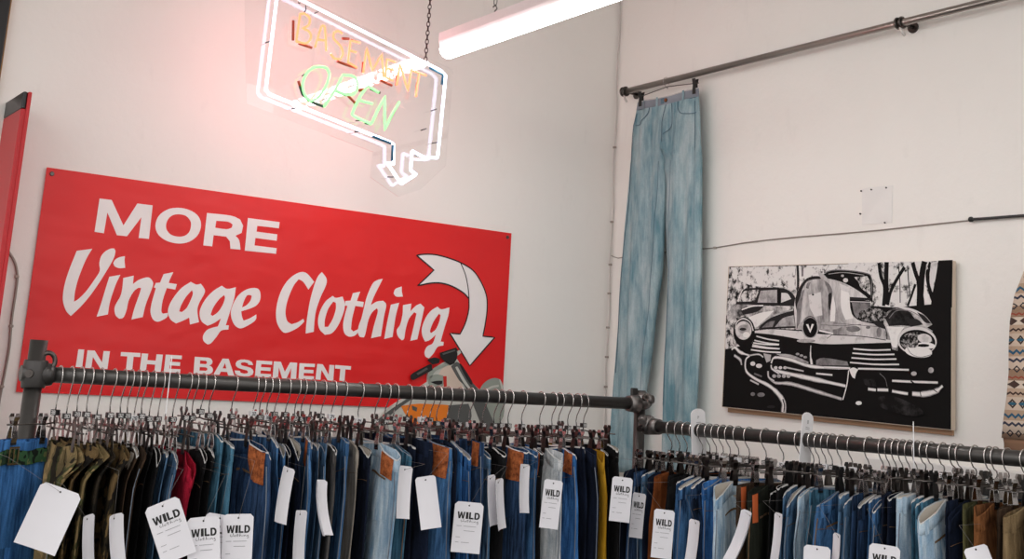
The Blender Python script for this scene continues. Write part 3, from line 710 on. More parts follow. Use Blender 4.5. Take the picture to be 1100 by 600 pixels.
class Garment:
    """trousers: a waist tube that splits into two legs; surface given in (t across, n thickness -1..1, z)"""
    def __init__(g, tl, tr, half, z0, zc, zh, tm=None, inl=None, inr=None, clips=(), droop=(.01, .01), sag=(.006, .012), seed=0, K=12, q=2, warp=None, fold=.4, folds=5, open_=.9, flat=.0):
        g.__dict__.update(locals())
        rr = random.Random(seed); g.ph = [rr.uniform(0, 6.28) for _ in range(8)]; g.fw = [rr.uniform(.7, 1.3) for _ in range(4)]
    def lim(g, z): return g.tl(z), g.tr(z)
    def thick(g, t, z, side, edge):
        # edge: 0 in the middle, 1 at the border of the panel
        d = g.z0-z
        fz = min(1, max(0, (d-.036)/.075))
        w = (g.tr(g.z0)-g.tl(g.z0))/2; c = (g.tr(g.z0)+g.tl(g.z0))/2
        f = .62+g.fold*.5*math.sin(t*2*PI*g.folds*g.fw[0]+g.ph[0]+d*3*g.fw[1])+g.fold*.35*math.sin(t*2*PI*g.folds*1.9*g.fw[2]+g.ph[1+(side > 0)]-d*4)
        f = max(.18, min(1, f))
        top = g.open_
        for cl in g.clips: top = min(top, .0026/g.half+(max(0, abs(t-cl)-.0125)/.045)**1.5*.9)
        top = max(.0026/g.half, top)
        v = top*(1-fz)+f*fz
        return v*max(0.02, (1-edge**4))**.5
    def rim(g, t, side):
        w = 0
        cl = g.clips
        if len(cl) == 2:
            a, b_ = cl
            if t > b_: w = g.droop[side > 0]*min(2, ((t-b_)/.06))**1.4
            elif t < a: w = g.droop[side > 0]*min(2, ((a-t)/.06))**1.4
            else: w = g.sag[side > 0]*math.sin(PI*(t-a)/(b_-a))
        return w
    def P(g, t, z, side, edge, off=0, hscale=1):
        d = g.z0-z
        zz = z-g.rim(t, side)*max(0, 1-d/.22)
        n = side*(g.half*g.thick(t, z, side, edge)*hscale+off)
        return g.warp(t, n, zz)
    def ring(g, z, off=0, hscale=1, inset=0):
        a, b_ = g.lim(z); a += inset; b_ -= inset; K = g.K; out = []
        us = [.5-.5*math.cos(PI*(i+.35)/(K+.7)) for i in range(K+1)]
        if z > g.z0-.065:           # keep a column of points on both sides of each clip
            for cl in g.clips:
                uc, w = (cl-a)/(b_-a), .0128/(b_-a)
                j = min(range(K), key=lambda i: abs((us[i]+us[i+1])/2-uc)); us[j], us[j+1] = uc-w, uc+w
            us.sort()
        for side in (1, -1):
            for i in (range(K+1) if side > 0 else range(K, -1, -1)):
                u = us[i]; e = abs(2*u-1)
                out.append(g.P(a+(b_-a)*u, z, side, e, off, hscale))
        return out
    def body(g, nt_=9, nl=12):
        mb = MB(); K = g.K
        zs = [g.z0, g.z0-.012]+[g.z0-.012-(g.z0-.012-g.zc)*(i+1)/nt_ for i in range(nt_)]
        rings = [g.ring(z) for z in zs]
        # inside of the waist
        inner = [g.ring(g.z0-.06, 0, .55, .012), g.ring(g.z0-.0005, -.0008, .97, .0015)]
        mb.loft([inner[0], inner[1]], mi=1)
        mb.loft([inner[1], rings[0]], mi=0)
        mb.loft(rings, mi=0)
        n = 2*(K+1); h = K//2; last = rings[-1]
        Fm, Bm = last[h], last[n-1-h]
        Q = [Fm+(Bm-Fm)*(i+1)/(g.q+1)+Vector((0, 0, -.004)) for i in range(g.q)]
        for leg in (0, 1):
            if leg == 0: r0 = last[:h+1]+Q+last[n-1-h:]
            else: r0 = last[h:n-h]+Q[::-1]
            R_ = [r0]
            for i in range(nl):
                z = g.zc-(g.zc-g.zh)*(i+1)/nl
                a, b_ = (g.tl(z), g.inl(z)) if leg == 0 else (g.inr(z), g.tr(z))
                kk = len(range(h+1)) if leg == 0 else K-h+1
                pts = []
                def rowpts(side, idx, cnt):
                    q_ = idx if leg == 0 else cnt-1-idx
                    u = min(1, 1-math.cos(PI/2*(q_+.35)/(cnt-1+.35))); u = u if leg == 0 else 1-u; e = min(.97, abs(2*u-1))
                    if (u > .5) == (leg == 0): e *= min(1, .25+(g.zc-z)/.16)
                    return g.P(a+(b_-a)*u, z, side, e)
                fr_ = [rowpts(1, j, kk) for j in range(kk)]; bk = [rowpts(-1, j, kk) for j in range(kk)]
                if leg == 0:
                    e0, e1 = fr_[-1], bk[-1]; qs = [e0+(e1-e0)*(j+1)/(g.q+1) for j in range(g.q)]
                    pts = fr_+qs+bk[::-1]
                else:
                    e0, e1 = fr_[0], bk[0]; qs = [e0+(e1-e0)*(j+1)/(g.q+1) for j in range(g.q)]
                    pts = fr_+bk[::-1]+qs[::-1]
                R_.append(pts)
            mb.loft(R_, True, False, True)
        return mb
    def band(g, h=.036, off=.0012):
        mb = MB()
        top_in = g.ring(g.z0+.0012, .0002, 1); top = g.ring(g.z0+.0012, off); lip = g.ring(g.z0-.0032, off*1.2)
        mb.loft([top_in, top, lip], mi=1)
        mb.loft([lip, g.ring(g.z0-h*.5, off), g.ring(g.z0-h, off), g.ring(g.z0-h-.0008, .0002)], mi=0)
        return mb
    def patchgrid(g, ta, tb, za, zb_, side, off=.0022, nu=5, nv=5, mi=0, mb=None, th=.0009):
        mb = mb or MB()
        def E(t, z):
            a, b_ = g.lim(z); return min(.999, abs((t-a)/(b_-a)*2-1))
        o = [[g.P(ta+(tb-ta)*i/nu, za+(zb_-za)*j/nv, side, E(ta+(tb-ta)*i/nu, za+(zb_-za)*j/nv), off) for i in range(nu+1)] for j in range(nv+1)]
        mb.loft(o, False, mi=mi); return mb
    def strip(g, t, za, zb_, w, side, off=.002, n=10, mi=0, mb=None):
        return g.patchgrid(t-w/2, t+w/2, za, zb_, side, off, 2, n, mi, mb)

# display jeans on the wall
plain('stitch_blue', (92, 118, 132), .9); plain('denim_band', (140, 148, 158), .9, var=.2)
XJ = XW-.062
def Jy(p): return onX(p, XJ).y
def lin(pts):
    pts = sorted(pts)
    def f(z):
        if z <= pts[0][0]: return pts[0][1]+(z-pts[0][0])*(pts[1][1]-pts[0][1])/(pts[1][0]-pts[0][0])
        for (a, va), (b_, vb) in zip(pts, pts[1:]):
            if z <= b_: return va+(vb-va)*(z-a)/(b_-a)
        return pts[-1][1]
    return f
def zy(pxs): return [(onX(p, XJ).z, -onX(p, XJ).y) for p in pxs]
jl = lin(zy([(685.5, 109), (682, 130), (678, 180), (672, 260), (666, 340), (661, 415), (657, 470)]))
jr = lin(zy([(750.5, 95), (752, 130), (753, 180), (753, 260), (752.5, 350), (748, 430), (745, 480)]))
jil = lin(zy([(717.2, 165), (715.5, 205), (713.2, 240), (712.5, 262), (710.5, 290), (705, 330), (700, 370), (694, 418), (687, 475)]))
jir = lin(zy([(718.4, 165), (717.2, 205), (716.2, 240), (716.8, 262), (718.5, 289), (717.5, 340), (716, 380), (714.5, 420), (713, 480)]))
zj0 = (onX((685.5, 109), XJ).z+onX((750.5, 95), XJ).z)/2; zjc = onX((717, 160), XJ).z; zjh = 1.30
def jwarp(t_, n, z): return Vector((XJ-n, -t_, z))
root = thing('hanging_jeans', (XJ, -(jl(zj0)+jr(zj0))/2, zj0), 'long pale blue jeans hanging flat against the wall from the high pipe', 'jeans')
J = Garment(jl, jr, .034, zj0, zjc, zjh, inl=jil, inr=jir, clips=(jl(zj0)+.02, jr(zj0)-.02), droop=(.0, .0), sag=(.004, .008), seed=4, K=28, q=2, warp=jwarp, fold=.55, folds=8, open_=.4)
J.body(10, 34).build('denim_body', ['denim_display', 'pocket_lining'], root)
J.band(.034).build('waistband', ['denim_band', 'worn_edge'], root)
w0, w1 = jl(zj0), jr(zj0); W_ = w1-w0
def jline(P, w=.0035, mat='stitch_blue', name='pocket_seam', off=.003):
    mb = MB(); pts = []
    for t_, z in P:
        a, b_ = J.lim(z); pts.append(J.P(t_, z, 1, min(.99, abs((t_-a)/(b_-a)*2-1)), off))
    mb.tube(pts, w/2, 5); mb.build(name, mat, root)
def curve(P, n=5): return S(P, n, 95, False)
jline(curve([(w0+.09, zj0-.036), (w0+.085, zj0-.06), (w0+.065, zj0-.085), (w0+.03, zj0-.1), (w0+.004, zj0-.102)]))
jline(curve([(w1-.10, zj0-.036), (w1-.095, zj0-.06), (w1-.075, zj0-.09), (w1-.03, zj0-.1), (w1-.004, zj0-.098)]))
jline([(w0+W_*.53, zj0-.036-i*.02) for i in range(9)], .003, 'stitch_blue', 'fly_seam')
jline(curve([(w0+W_*.62, zj0-.036), (w0+W_*.62, zj0-.1), (w0+W_*.6, zj0-.14), (w0+W_*.54, zj0-.165)]), .003, 'stitch_blue', 'fly_seam')
jline([(w0+.01, zj0-.036), (w1-.01, zj0-.036)], .003, 'stitch_blue', 'waist_seam', .0035)
for t_ in (w0+.05, w0+W_*.38, w1-.07):
    J.strip(t_, zj0+.003, zj0-.042, .011, 1, .004, 6).build('belt_loop', 'denim_display', root)
J.patchgrid(w0+W_*.44, w0+W_*.5, zj0-.006, zj0-.03, 1, .003).build('size_label', 'stitch_blue', root)
mb = MB(); bp = J.P(w0+W_*.53, zj0-.018, 1, .1, .004); mb.tube([bp, bp+Vector((-.004, 0, 0))], [.0085, .007], 12); mb.build('button', 'copper', root)
for side_t in (lambda z: jl(z)+.012, lambda z: jr(z)-.02):
    mb = MB(); mb.tube([J.P(side_t(z), z, 1, .85, .001) for z in [zj0-.05-i*.05 for i in range(22)]], .0016, 5); mb.build('side_seam', 'stitch_blue', root)
for leg in (0, 1):
    mb = MB(); P = []
    for i in range(22):
        z = zjc-.05-i*.045; a, b_ = (jl(z), jil(z)) if leg == 0 else (jir(z), jr(z))
        u = .88 if leg == 0 else .12; e = abs(2*u-1)*min(1, .25+(zjc-z)/.16)
        P.append(J.P(a+(b_-a)*u, z, 1, e, .0006))
    mb.tube(P, .0012, 5); mb.build('inner_seam', 'stitch_blue', root)
# the hanger that holds them
ca, cb = J.clips
yc = -(w0+w1)/2; zc_ = zj0+.024
hr = thing('clip_hanger', (XJ, yc, zp), 'thin wire clip hanger holding the long pale jeans under the high pipe', 'hanger')
mb = MB()
mb.tube([(XP+.016*math.cos(a), yc, zp+.016*math.sin(a)) for a in [math.radians(-40+220*i/12) for i in range(13)]]+[(XP-.016, yc, zp-.01), (XJ, yc, zp-.03), (XJ, yc, zc_+.012)], .0013, 6); mb.build('hook', 'wire', hr)
mb = MB(); mb.tube([(XJ, -ca+.02, zc_-.004), (XJ, yc, zc_+.012), (XJ, -cb-.02, zc_-.004)], .0018, 6); mb.build('crossbar', 'dull_steel', hr)
for c in (ca, cb):
    mb = MB()
    for s_ in (-1, 1):
        mb.loft([[Vector((XJ+s_*a, -c+e*w, zj0+z)) for e, w in ((-1, .009), (1, .009))] for a, z in ((.0048, -.022), (.0055, -.004), (.0035, .016), (.009, .04))], False)
        mb.loft([[Vector((XJ+s_*(a+.0012), -c+e*w, zj0+z)) for e, w in ((-1, .009), (1, .009))] for a, z in ((.0048, -.022), (.0055, -.004), (.0035, .016), (.009, .04))], False)
    mb.build('clip', 'black_plastic', hr)

# ------------------------------------------------------------------ car picture
XC = XW-.030
cc = [onX(p, XC) for p in ((782.5, 286), (1022.5, 279.7), (775.3, 437), (1022, 461.8))]
n_ = Vector((-1, 0, 0))
root = thing('canvas_picture', (XC, (cc[0].y+cc[1].y)/2, (cc[2].z+cc[3].z)/2), 'black and white canvas picture of an abandoned old car among trees', 'picture')
mb = MB(); q4 = [cc[0], cc[1], cc[3], cc[2]]
mb.loft([[p for p in q4], [p+Vector((.020, 0, 0)) for p in q4]], True, True, True, smooth=False); mb.build('canvas', 'canvas_edge', root)
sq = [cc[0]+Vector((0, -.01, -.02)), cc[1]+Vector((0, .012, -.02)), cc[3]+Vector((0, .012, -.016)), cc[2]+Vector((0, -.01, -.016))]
mb = MB(); mb.loft([[p+Vector((.0205, 0, 0)) for p in sq], [p+Vector((.0295, 0, 0)) for p in sq]], True, True, True, smooth=False); mb.build('backing_panel', 'brown_backing', root)  # brown panel behind the canvas, reaching below its lower edge
PM = ['ink_black', 'ink_dark', 'ink_mid', 'ink_grey', 'ink_light', 'ink_white', 'ink_leaves', 'ink_leaves_pale', 'ink_hood', 'ink_debris', 'ink_smoke', 'ink_fender']
pic = MB(); lay = [0]
def pf(p): return onX(p, XC-.0003-.00002*lay[0])
def pp(k, pts, m_, sm=True, holes=None):
    lay[0] += 1; l = k(pts) if k else pts
    pic.fill([S(l, 3, 60) if sm else l], pf, PM.index('ink_'+m_))
def pl(k, pts, w, m_, sub=4):
    lay[0] += 1; l = S(k(pts), sub, 90, False)
    wp = w if hasattr(w, '__len__') else [w]*len(l)
    if len(wp) != len(l): wp = [wp[min(len(wp)-1, int(i*len(wp)/len(l)))] for i in range(len(l))]
    s3 = (pf((l[0][0], l[0][1]+1))-pf(l[0])).length/6
    if m_ in ('light', 'white', 'grey') and max(wp) >= 12:      # chrome: dark rim, bright middle
        for q_, mm in ((1, 'mid'), (.72, 'grey' if m_ == 'grey' else 'light'), (.34, 'white' if m_ != 'grey' else 'light')):
            lay[0] += 1
            pic.ribbon([pf(p) for p in l], [x*s3*q_ for x in wp], Vector((-1, 0, 0)), PM.index('ink_'+mm))
        return
    pic.ribbon([pf(p) for p in l], [x*s3 for x in wp], Vector((-1, 0, 0)), PM.index('ink_'+m_))
def pe(k, cx, cy, rx, ry, m_, rot=0): pp(k, ell(cx, cy, rx, ry, 28, rot), m_, False)
q1, q2, q3, q4_ = crop(775, 275, 6), crop(885, 275, 6), crop(770, 365, 6), crop(885, 365, 6)
pp(None, [(783.2, 286.6), (1022, 280.3), (1021.5, 461.2), (776, 436.4)], 'black', False)
pp(q1, [(50, 68), (480, 62), (480, 470), (220, 480), (200, 560), (24, 600), (30, 400), (42, 200)], 'leaves', False)
pp(q1, [(60, 72), (478, 64), (470, 200), (380, 200), (200, 190), (100, 150), (70, 140)], 'leaves_pale')
pp(q1, [(480, 62), (900, 48), (900, 130), (560, 170), (480, 260)], 'leaves_pale', False)
pp(q2, [(150, 44), (740, 30), (705, 225), (690, 310), (450, 330), (300, 320), (300, 140)], 'leaves_pale', False)
pl(q1, [(490, 60), (494, 150), (492, 250)], 20, 'dark'); pl(q1, [(522, 60), (522, 130)], 16, 'mid')
# trees
for pts, w in (([(355, 42), (368, 130), (392, 200), (385, 320)], 26), ([(405, 38), (402, 150), (408, 310)], 34), ([(520, 70), (470, 150), (430, 230), (410, 315)], 24), ([(572, 40), (592, 110), (612, 180), (610, 320)], 30), ([(650, 34), (634, 110), (626, 220), (630, 320)], 44), ([(540, 60), (545, 150), (556, 250)], 8), ([(480, 45), (490, 170), (492, 300)], 7), ([(690, 40), (668, 120), (690, 240), (720, 320)], 30), ([(590, 180), (560, 270), (540, 320)], 18), ([(440, 180), (425, 260)], 12)):
    pl(q2, pts, w, 'black')
pp(q2, [(738, 28), (830, 24), (826, 330), (690, 330), (700, 240), (722, 130)], 'black', False)
pp(q2, [(690, 44), (735, 32), (712, 150), (700, 232), (682, 170), (684, 100)], 'light')
pp(q2, [(652, 190), (668, 230), (682, 296), (652, 300), (642, 250)], 'white'); pp(q2, [(588, 208), (600, 250), (580, 308), (552, 310), (570, 262)], 'white')
pp(q2, [(588, 50), (604, 70), (614, 100), (600, 95)], 'light'); pp(q2, [(662, 46), (672, 80), (656, 90)], 'light')
# second car
pp(q1, [(140, 218), (200, 205), (370, 203), (440, 225), (478, 272), (470, 320), (380, 320), (90, 310)], 'dark')
pp(q1, [(146, 226), (246, 215), (214, 290), (104, 294)], 'leaves'); pp(q1, [(252, 222), (358, 216), (358, 300), (232, 298)], 'grey'); pp(q1, [(386, 236), (425, 240), (450, 275), (384, 300)], 'light')
pl(q1, [(104, 290), (135, 215)], 8, 'white', 1); pl(q1, [(372, 210), (372, 310)], 16, 'black', 1)
pp(q1, [(60, 320), (130, 310), (280, 318), (410, 330), (430, 352), (330, 400), (235, 470), (215, 470), (205, 420), (150, 380), (90, 400), (40, 420)], 'fender')
pp(q1, [(125, 352), (200, 322), (272, 322), (230, 358), (140, 378)], 'dark'); pl(q1, [(130, 345), (200, 322), (270, 318)], 8, 'white')
pp(q1, [(160, 400), (250, 365), (340, 350), (250, 440), (220, 460)], 'white')
# near-side wing of the main car
pp(q1, [(240, 468), (262, 430), (310, 392), (400, 360), (470, 340), (485, 462)], 'dark'); pl(q1, [(250, 440), (310, 396), (400, 362), (462, 346)], 9, 'grey'); pp(q1, [(345, 455), (395, 400), (465, 380), (475, 450)], 'grey'); pp(q1, [(260, 460), (300, 425), (345, 415), (330, 455)], 'mid')
# roof and windscreen
pp(q2, [(-30, 130), (0, 115), (55, 92), (160, 94), (270, 110), (308, 138), (318, 200), (312, 300), (240, 225), (150, 180), (30, 152)], 'black')
pp(q2, [(195, 135), (278, 128), (298, 170), (300, 250), (240, 205), (225, 170)], 'leaves'); pe(q2, 140, 155, 16, 14, 'light'); pe(q2, 120, 126, 10, 8, 'grey'); pl(q2, [(30, 115), (130, 105), (260, 122)], 4, 'grey')
pl(q2, [(0, 108), (60, 90), (160, 92), (272, 110), (306, 140), (306, 270)], 6, 'mid')
# bonnet
pp(None, [(855, 354), (853, 332), (855, 318), (860, 306), (866, 300), (875, 298), (886, 298.5), (902, 302), (917, 309), (930, 318), (934, 323), (912, 320), (913, 333), (921, 343), (935, 347), (948, 350), (952, 358), (953, 367), (935, 362), (910, 360), (890, 358.5), (878, 354)], 'hood')
pp(q1, [(475, 300), (482, 250), (512, 185), (550, 143), (600, 128), (660, 132), (640, 145), (590, 150), (550, 165), (520, 215), (500, 290), (485, 350)], 'dark')
pp(q1, [(620, 105), (650, 110), (700, 160), (680, 160), (640, 140)], 'grey'); pp(q1, [(552, 175), (575, 168), (560, 210), (545, 205)], 'mid')
pp(q1, [(660, 155), (695, 180), (716, 230), (708, 310), (722, 362), (692, 385), (684, 320), (690, 240)], 'mid'); pp(q1, [(688, 250), (710, 235), (708, 310), (716, 352), (694, 340)], 'dark')
pp(q1, [(770, 200), (820, 230), (830, 330), (850, 400), (800, 410), (770, 330)], 'white'); pp(q1, [(560, 250), (640, 230), (650, 380), (600, 390), (570, 330)], 'light')
pp(q1, [(800, 455), (870, 450), (900, 470), (840, 490)], 'mid'); pe(q1, 590, 248, 7, 6, 'dark'); pe(q2, 190, 470, 45, 18, 'mid'); pe(q2, 355, 490, 16, 32, 'mid'); pe(q2, 285, 458, 14, 10, 'mid')
pp(q2, [(165, 262), (300, 270), (300, 285), (170, 280)], 'dark'); pl(q2, [(170, 292), (300, 296)], 5, 'light')
pp(q2, [(180, 298), (300, 302), (306, 345), (240, 352), (218, 402), (195, 372)], 'mid')
# right wing
pp(q2, [(385, 440), (400, 370), (440, 340), (500, 325), (580, 342), (650, 380), (700, 440), (640, 470), (540, 480), (490, 540), (475, 610), (440, 600), (430, 550), (405, 540)], 'fender')
pp(q2, [(395, 400), (440, 350), (530, 345), (585, 400), (560, 450), (480, 445), (420, 450)], 'smoke'); pp(q2, [(470, 326), (520, 326), (600, 350), (642, 384), (600, 378), (540, 352)], 'light'); pp(q2, [(640, 392), (690, 430), (640, 420)], 'grey')
pp(q2, [(405, 452), (520, 455), (490, 500), (470, 590), (440, 580), (425, 520)], 'white')
pe(q2, 315, 380, 92, 46, 'debris'); pl(q2, [(392, 450), (406, 500), (406, 548)], 7, 'black')
pp(q1, [(486, 330), (500, 280), (520, 225), (535, 215), (520, 300), (508, 400), (500, 465), (484, 468)], 'mid'); pp(q1, [(498, 440), (540, 410), (528, 470), (490, 470)], 'grey')
pp(q1, [(730, 300), (760, 400), (800, 440), (740, 470), (640, 470), (640, 430), (700, 420)], 'grey'); pl(q1, [(640, 440), (760, 448), (900, 440)], 5, 'mid'); pl(q2, [(60, 430), (180, 440), (330, 452), (390, 460)], 4, 'mid')
pp(q2, [(60, 250), (75, 330), (70, 420), (40, 420), (45, 320)], 'white'); pp(q2, [(100, 175), (180, 205), (160, 235), (110, 215)], 'light'); pp(q2, [(300, 410), (380, 430), (396, 470), (340, 450)], 'dark')
pp(q2, [(520, 400), (600, 405), (640, 440), (560, 455)], 'dark'); pl(q2, [(420, 400), (470, 350), (560, 355), (640, 400)], 6, 'mid'); pp(q2, [(600, 360), (650, 385), (690, 432), (650, 425)], 'dark')
pl(q2, [(490, 560), (500, 500), (560, 462), (640, 456), (700, 485)], 10, 'grey')
# lamps
pe(q2, 600, 545, 128, 92, 'light', .1); pe(q2, 603, 552, 116, 78, 'black', .1); pe(q2, 600, 555, 104, 66, 'debris', .1); pe(q2, 650, 530, 46, 30, 'light', .2); pe(q2, 660, 575, 60, 20, 'white', .1)
pe(q4_, 610, 74, 88, 38, 'white', .12); pl(q4_, [(530, 30), (560, 85), (620, 110), (690, 95)], 4, 'mid'); pe(q2, 640, 575, 40, 10, 'black'); pe(q4_, 570, 28, 40, 22, 'debris')
pe(q1, 146, 488, 70, 98, 'black'); pl(q1, [(90, 470), (100, 425), (140, 402), (185, 425), (205, 480)], 9, 'light'); pe(q1, 142, 478, 52, 60, 'light'); pe(q1, 146, 470, 40, 30, 'grey'); pe(q1, 138, 470, 22, 9, 'dark'); pe(q1, 160, 505, 22, 18, 'white')
# nose
pp(q1, [(215, 480), (340, 470), (480, 478), (620, 500), (700, 505), (790, 508), (900, 512), (1090, 540), (1096, 556), (900, 562), (640, 565), (480, 530), (330, 505), (215, 494)], 'light')
pl(q1, [(215, 472), (340, 468), (500, 480)], 5, 'dark'); pl(q1, [(680, 530), (710, 508)], 4, 'dark'); pl(q1, [(710, 506), (900, 516), (1060, 540)], 5, 'black'); pl(q1, [(630, 478), (720, 498)], 16, 'white')
pe(q1, 572, 455, 56, 74, 'grey'); pe(q1, 572, 460, 46, 64, 'black'); pp(q1, [(545, 438), (560, 438), (571, 474), (582, 436), (596, 438), (572, 494)], 'white', False); pl(q1, [(530, 430), (545, 400), (572, 388), (600, 402), (614, 432)], 5, 'dark')
pe(q1, 545, 545, 60, 12, 'grey')
# grille bars
for a, b_, w in (((225, 515), (372, 545), 9), ((212, 542), (372, 568), 9), ((200, 570), (372, 596), 9)): pl(q1, [a, ((a[0]+b_[0])/2, (a[1]+b_[1])/2+4), b_], w, 'light')
for a, b_, w in (((235, 18), (400, 30), 9), ((228, 40), (405, 56), 9), ((220, 62), (412, 80), 9)): pl(q3, [a, ((a[0]+b_[0])/2, (a[1]+b_[1])/2+4), b_], w, 'white')
for a, b_ in (((190, 56), (430, 62)), ((184, 84), (455, 92)), ((178, 114), (468, 122)), ((168, 144), (485, 157))): pl(q4_, [a, ((a[0]+b_[0])/2, (a[1]+b_[1])/2+6), b_], 12, 'white')
pl(q3, [(606, 35), (604, 100), (612, 158)], [8, 14, 24], 'light'); pp(q3, [(640, 130), (690, 114), (840, 138), (850, 165), (640, 162)], 'mid'); pp(q3, [(380, 88), (480, 95), (590, 140), (590, 155), (470, 130)], 'grey')
for x in (520, 545, 570): pe(q3, x, 90+(x-520)*.4, 12, 8, 'grey')
# bumpers
pl(q3, [(350, 150), (375, 112), (480, 128), (600, 168), (760, 180), (860, 182)], [14, 20, 26, 24, 18, 16], 'light'); pl(q4_, [(0, 174), (160, 180)], 14, 'white'); pl(q4_, [(220, 184), (400, 188), (548, 192)], 15, 'white')
pl(q3, [(350, 180), (390, 200), (600, 246), (830, 296)], [16, 26, 34, 22], 'light'); pl(q3, [(350, 160), (356, 185), (400, 215)], 14, 'white')
pl(q3, [(340, 250), (380, 276), (480, 282), (640, 330), (805, 380)], [12, 20, 26, 26, 20], 'grey'); pl(q3, [(640, 215), (745, 225)], 14, 'light'); pl(q3, [(440, 175), (560, 200)], 12, 'grey')
pl(q3, [(850, 195), (838, 290), (812, 385)], 8, 'white'); pp(q4_, [(162, 190), (190, 176), (222, 190), (208, 215), (200, 248), (182, 236)], 'white')
pl(q3, [(95, 62), (118, 48), (150, 78), (212, 100)], [14, 22, 24, 14], 'light'); pl(q3, [(212, 100), (186, 130), (190, 200), (250, 250), (330, 290), (390, 340), (430, 400), (430, 466)], [14, 16, 20, 22, 26, 34, 40, 44], 'light'); pl(q3, [(425, 380), (436, 420), (432, 462)], 10, 'dark'); pl(q3, [(215, 98), (270, 92), (300, 110)], 12, 'grey')
pl(q3, [(112, 98), (150, 126), (160, 160)], [20, 22, 14], 'grey'); pe(q3, 232, 152, 16, 14, 'light'); pe(q3, 272, 166, 20, 14, 'light'); pl(q3, [(240, 215), (290, 235)], 12, 'mid'); pl(q3, [(215, 258), (270, 285)], 14, 'grey'); pp(q3, [(300, 85), (350, 95), (345, 135), (320, 145)], 'grey')
pe(q3, 232, 348, 14, 12, 'mid'); pe(q3, 285, 352, 24, 14, 'mid'); pe(q3, 350, 430, 26, 10, 'dark'); pl(q3, [(330, 200), (335, 240), (370, 265)], 16, 'grey')
for x in (370, 400, 432, 462): pe(q3, x, 232, 13, 12, 'grey')
for x in (380, 410, 440): pe(q3, x, 178, 12, 10, 'light')
pl(q4_, [(440, 262), (560, 268), (735, 274)], 18, 'white'); pl(q4_, [(570, 345), (640, 348), (720, 330), (765, 295)], [34, 42, 36, 22], 'light'); pl(q4_, [(440, 328), (490, 338), (542, 346)], 22, 'light'); pl(q4_, [(285, 315), (335, 322)], 22, 'light'); pl(q4_, [(345, 320), (415, 322)], 24, 'light')
pe(q4_, 225, 406, 20, 13, 'white'); pe(q4_, 690, 194, 18, 18, 'grey'); pe(q4_, 580, 216, 18, 14, 'grey'); pl(q4_, [(360, 215), (395, 250), (408, 300)], 4, 'mid'); pl(q4_, [(560, 262), (585, 282)], 10, 'black'); pl(q4_, [(620, 330), (626, 362)], 6, 'black'); pl(q4_, [(700, 315), (730, 335)], 6, 'black')
pp(q4_, [(250, 250), (330, 250), (340, 300), (270, 290)], 'smoke'); pp(q4_, [(330, 370), (450, 360), (620, 440), (640, 480), (560, 490), (380, 440)], 'smoke')
pic.build('car_print', PM, root)

# ------------------------------------------------------------------ racks
RR = .0195
rackA = thing('clothes_rack', (1.8, YR, 0), 'long scaffold-pipe clothes rail standing in front of the red banner', 'clothes rack')
xl = .83
mb = MB(); mb.tube([(xl-.046, YR, ZR), (XR-.03, YR, ZR)], RR, 18); mb.build('rail', 'steel_pipe', rackA)
ptop = onY((44, 365), YR).z
mb = MB(); mb.tube([(xl-.012, YR, 0), (xl-.012, YR, ptop)], RR+.002, 18); mb.tube([(xl-.012, YR, 0), (xl-.012, YR, .008)], .05, 18); mb.build('post', 'steel_pipe', rackA)
mb = MB(); mb.tube([(XR+.02, YR+.02, 0), (XR+.02, YR+.02, ZR+.045)], RR, 18); mb.tube([(XR+.02, YR+.02, 0), (XR+.02, YR+.02, .008)], .05, 18); mb.build('post', 'steel_pipe', rackA)
def clamp(centre, rad, axis, arm, mat, parent, bolt_dir):
    c = Vector(centre); ax = Vector(axis); mb = MB()
    mb.tube([c-ax*.034, c-ax*.03, c, c+ax*.03, c+ax*.034], [rad*.95, rad, rad*1.08, rad, rad*.95], 18)
    am = Vector(arm); mb.tube([c+am*.2, c+am*.75, c+am], [rad*1.0, rad*.98, rad*.92], 16)
    cl = mb.build('clamp', mat, parent)
    bd = Vector(bolt_dir); b0 = c+bd*rad*.9
    mb = MB(); mb.tube([b0, b0+bd*.009], [.011, .010], 12); mb.tube([b0+bd*.0091, b0+bd*.010], .005, 6); mb.build('bolt', 'dull_steel', cl)
    return cl
c = clamp((xl-.012, YR, ZR), .029, (0, 0, 1), (.042, 0, 0), 'dark_clamp', rackA, (-.6, -.8, 0))
mb = MB(); hc = Vector((xl+.012, YR-.012, ZR+.032))
mb.tube([hc+Vector((.018*math.cos(a), 0, .021*math.sin(a))) for a in [math.radians(150-i*18) for i in range(17)]], [.004, .0055]+[.006]*13+[.005, .0035], 8); mb.build('loop_hook', 'dull_steel', c)
# ball-shaped corner fitting
c1 = Vector((XR+.0, YR-.004, ZR+.006))
mb = MB(); mb.sphere((XR+.02, YR+.005, ZR+.012), .033, 9, sz=(1.05, 1, .95)); mb.tube([(XR-.05, YR, ZR), (XR-.01, YR, ZR)], [.026, .03], 16)
mb.tube([(XR+.035, YR-.03, ZR+.018), (XR+.028, YR-.012, ZR+.016)], [.013, .02], 12)
cl = mb.build('corner_clamp', 'cast_clamp', rackA)
mb = MB(); b0 = Vector((XR-.002, YR-.03, ZR+.022)); mb.tube([b0, b0+Vector((-.002, -.010, .002))], [.012, .011], 12); mb.tube([b0+Vector((-.002, -.0102, .002)), b0+Vector((-.002, -.0112, .002))], .005, 6); mb.build('bolt', 'dull_steel', cl)
mb = MB(); b0 = Vector((XR-.012, YR+.012, ZR+.03)); mb.rbox((b0.x-.016, b0.y-.006, b0.z-.012), (b0.x+.012, b0.y+.006, b0.z+.022), .003); mb.build('lug', 'dark_clamp', cl)

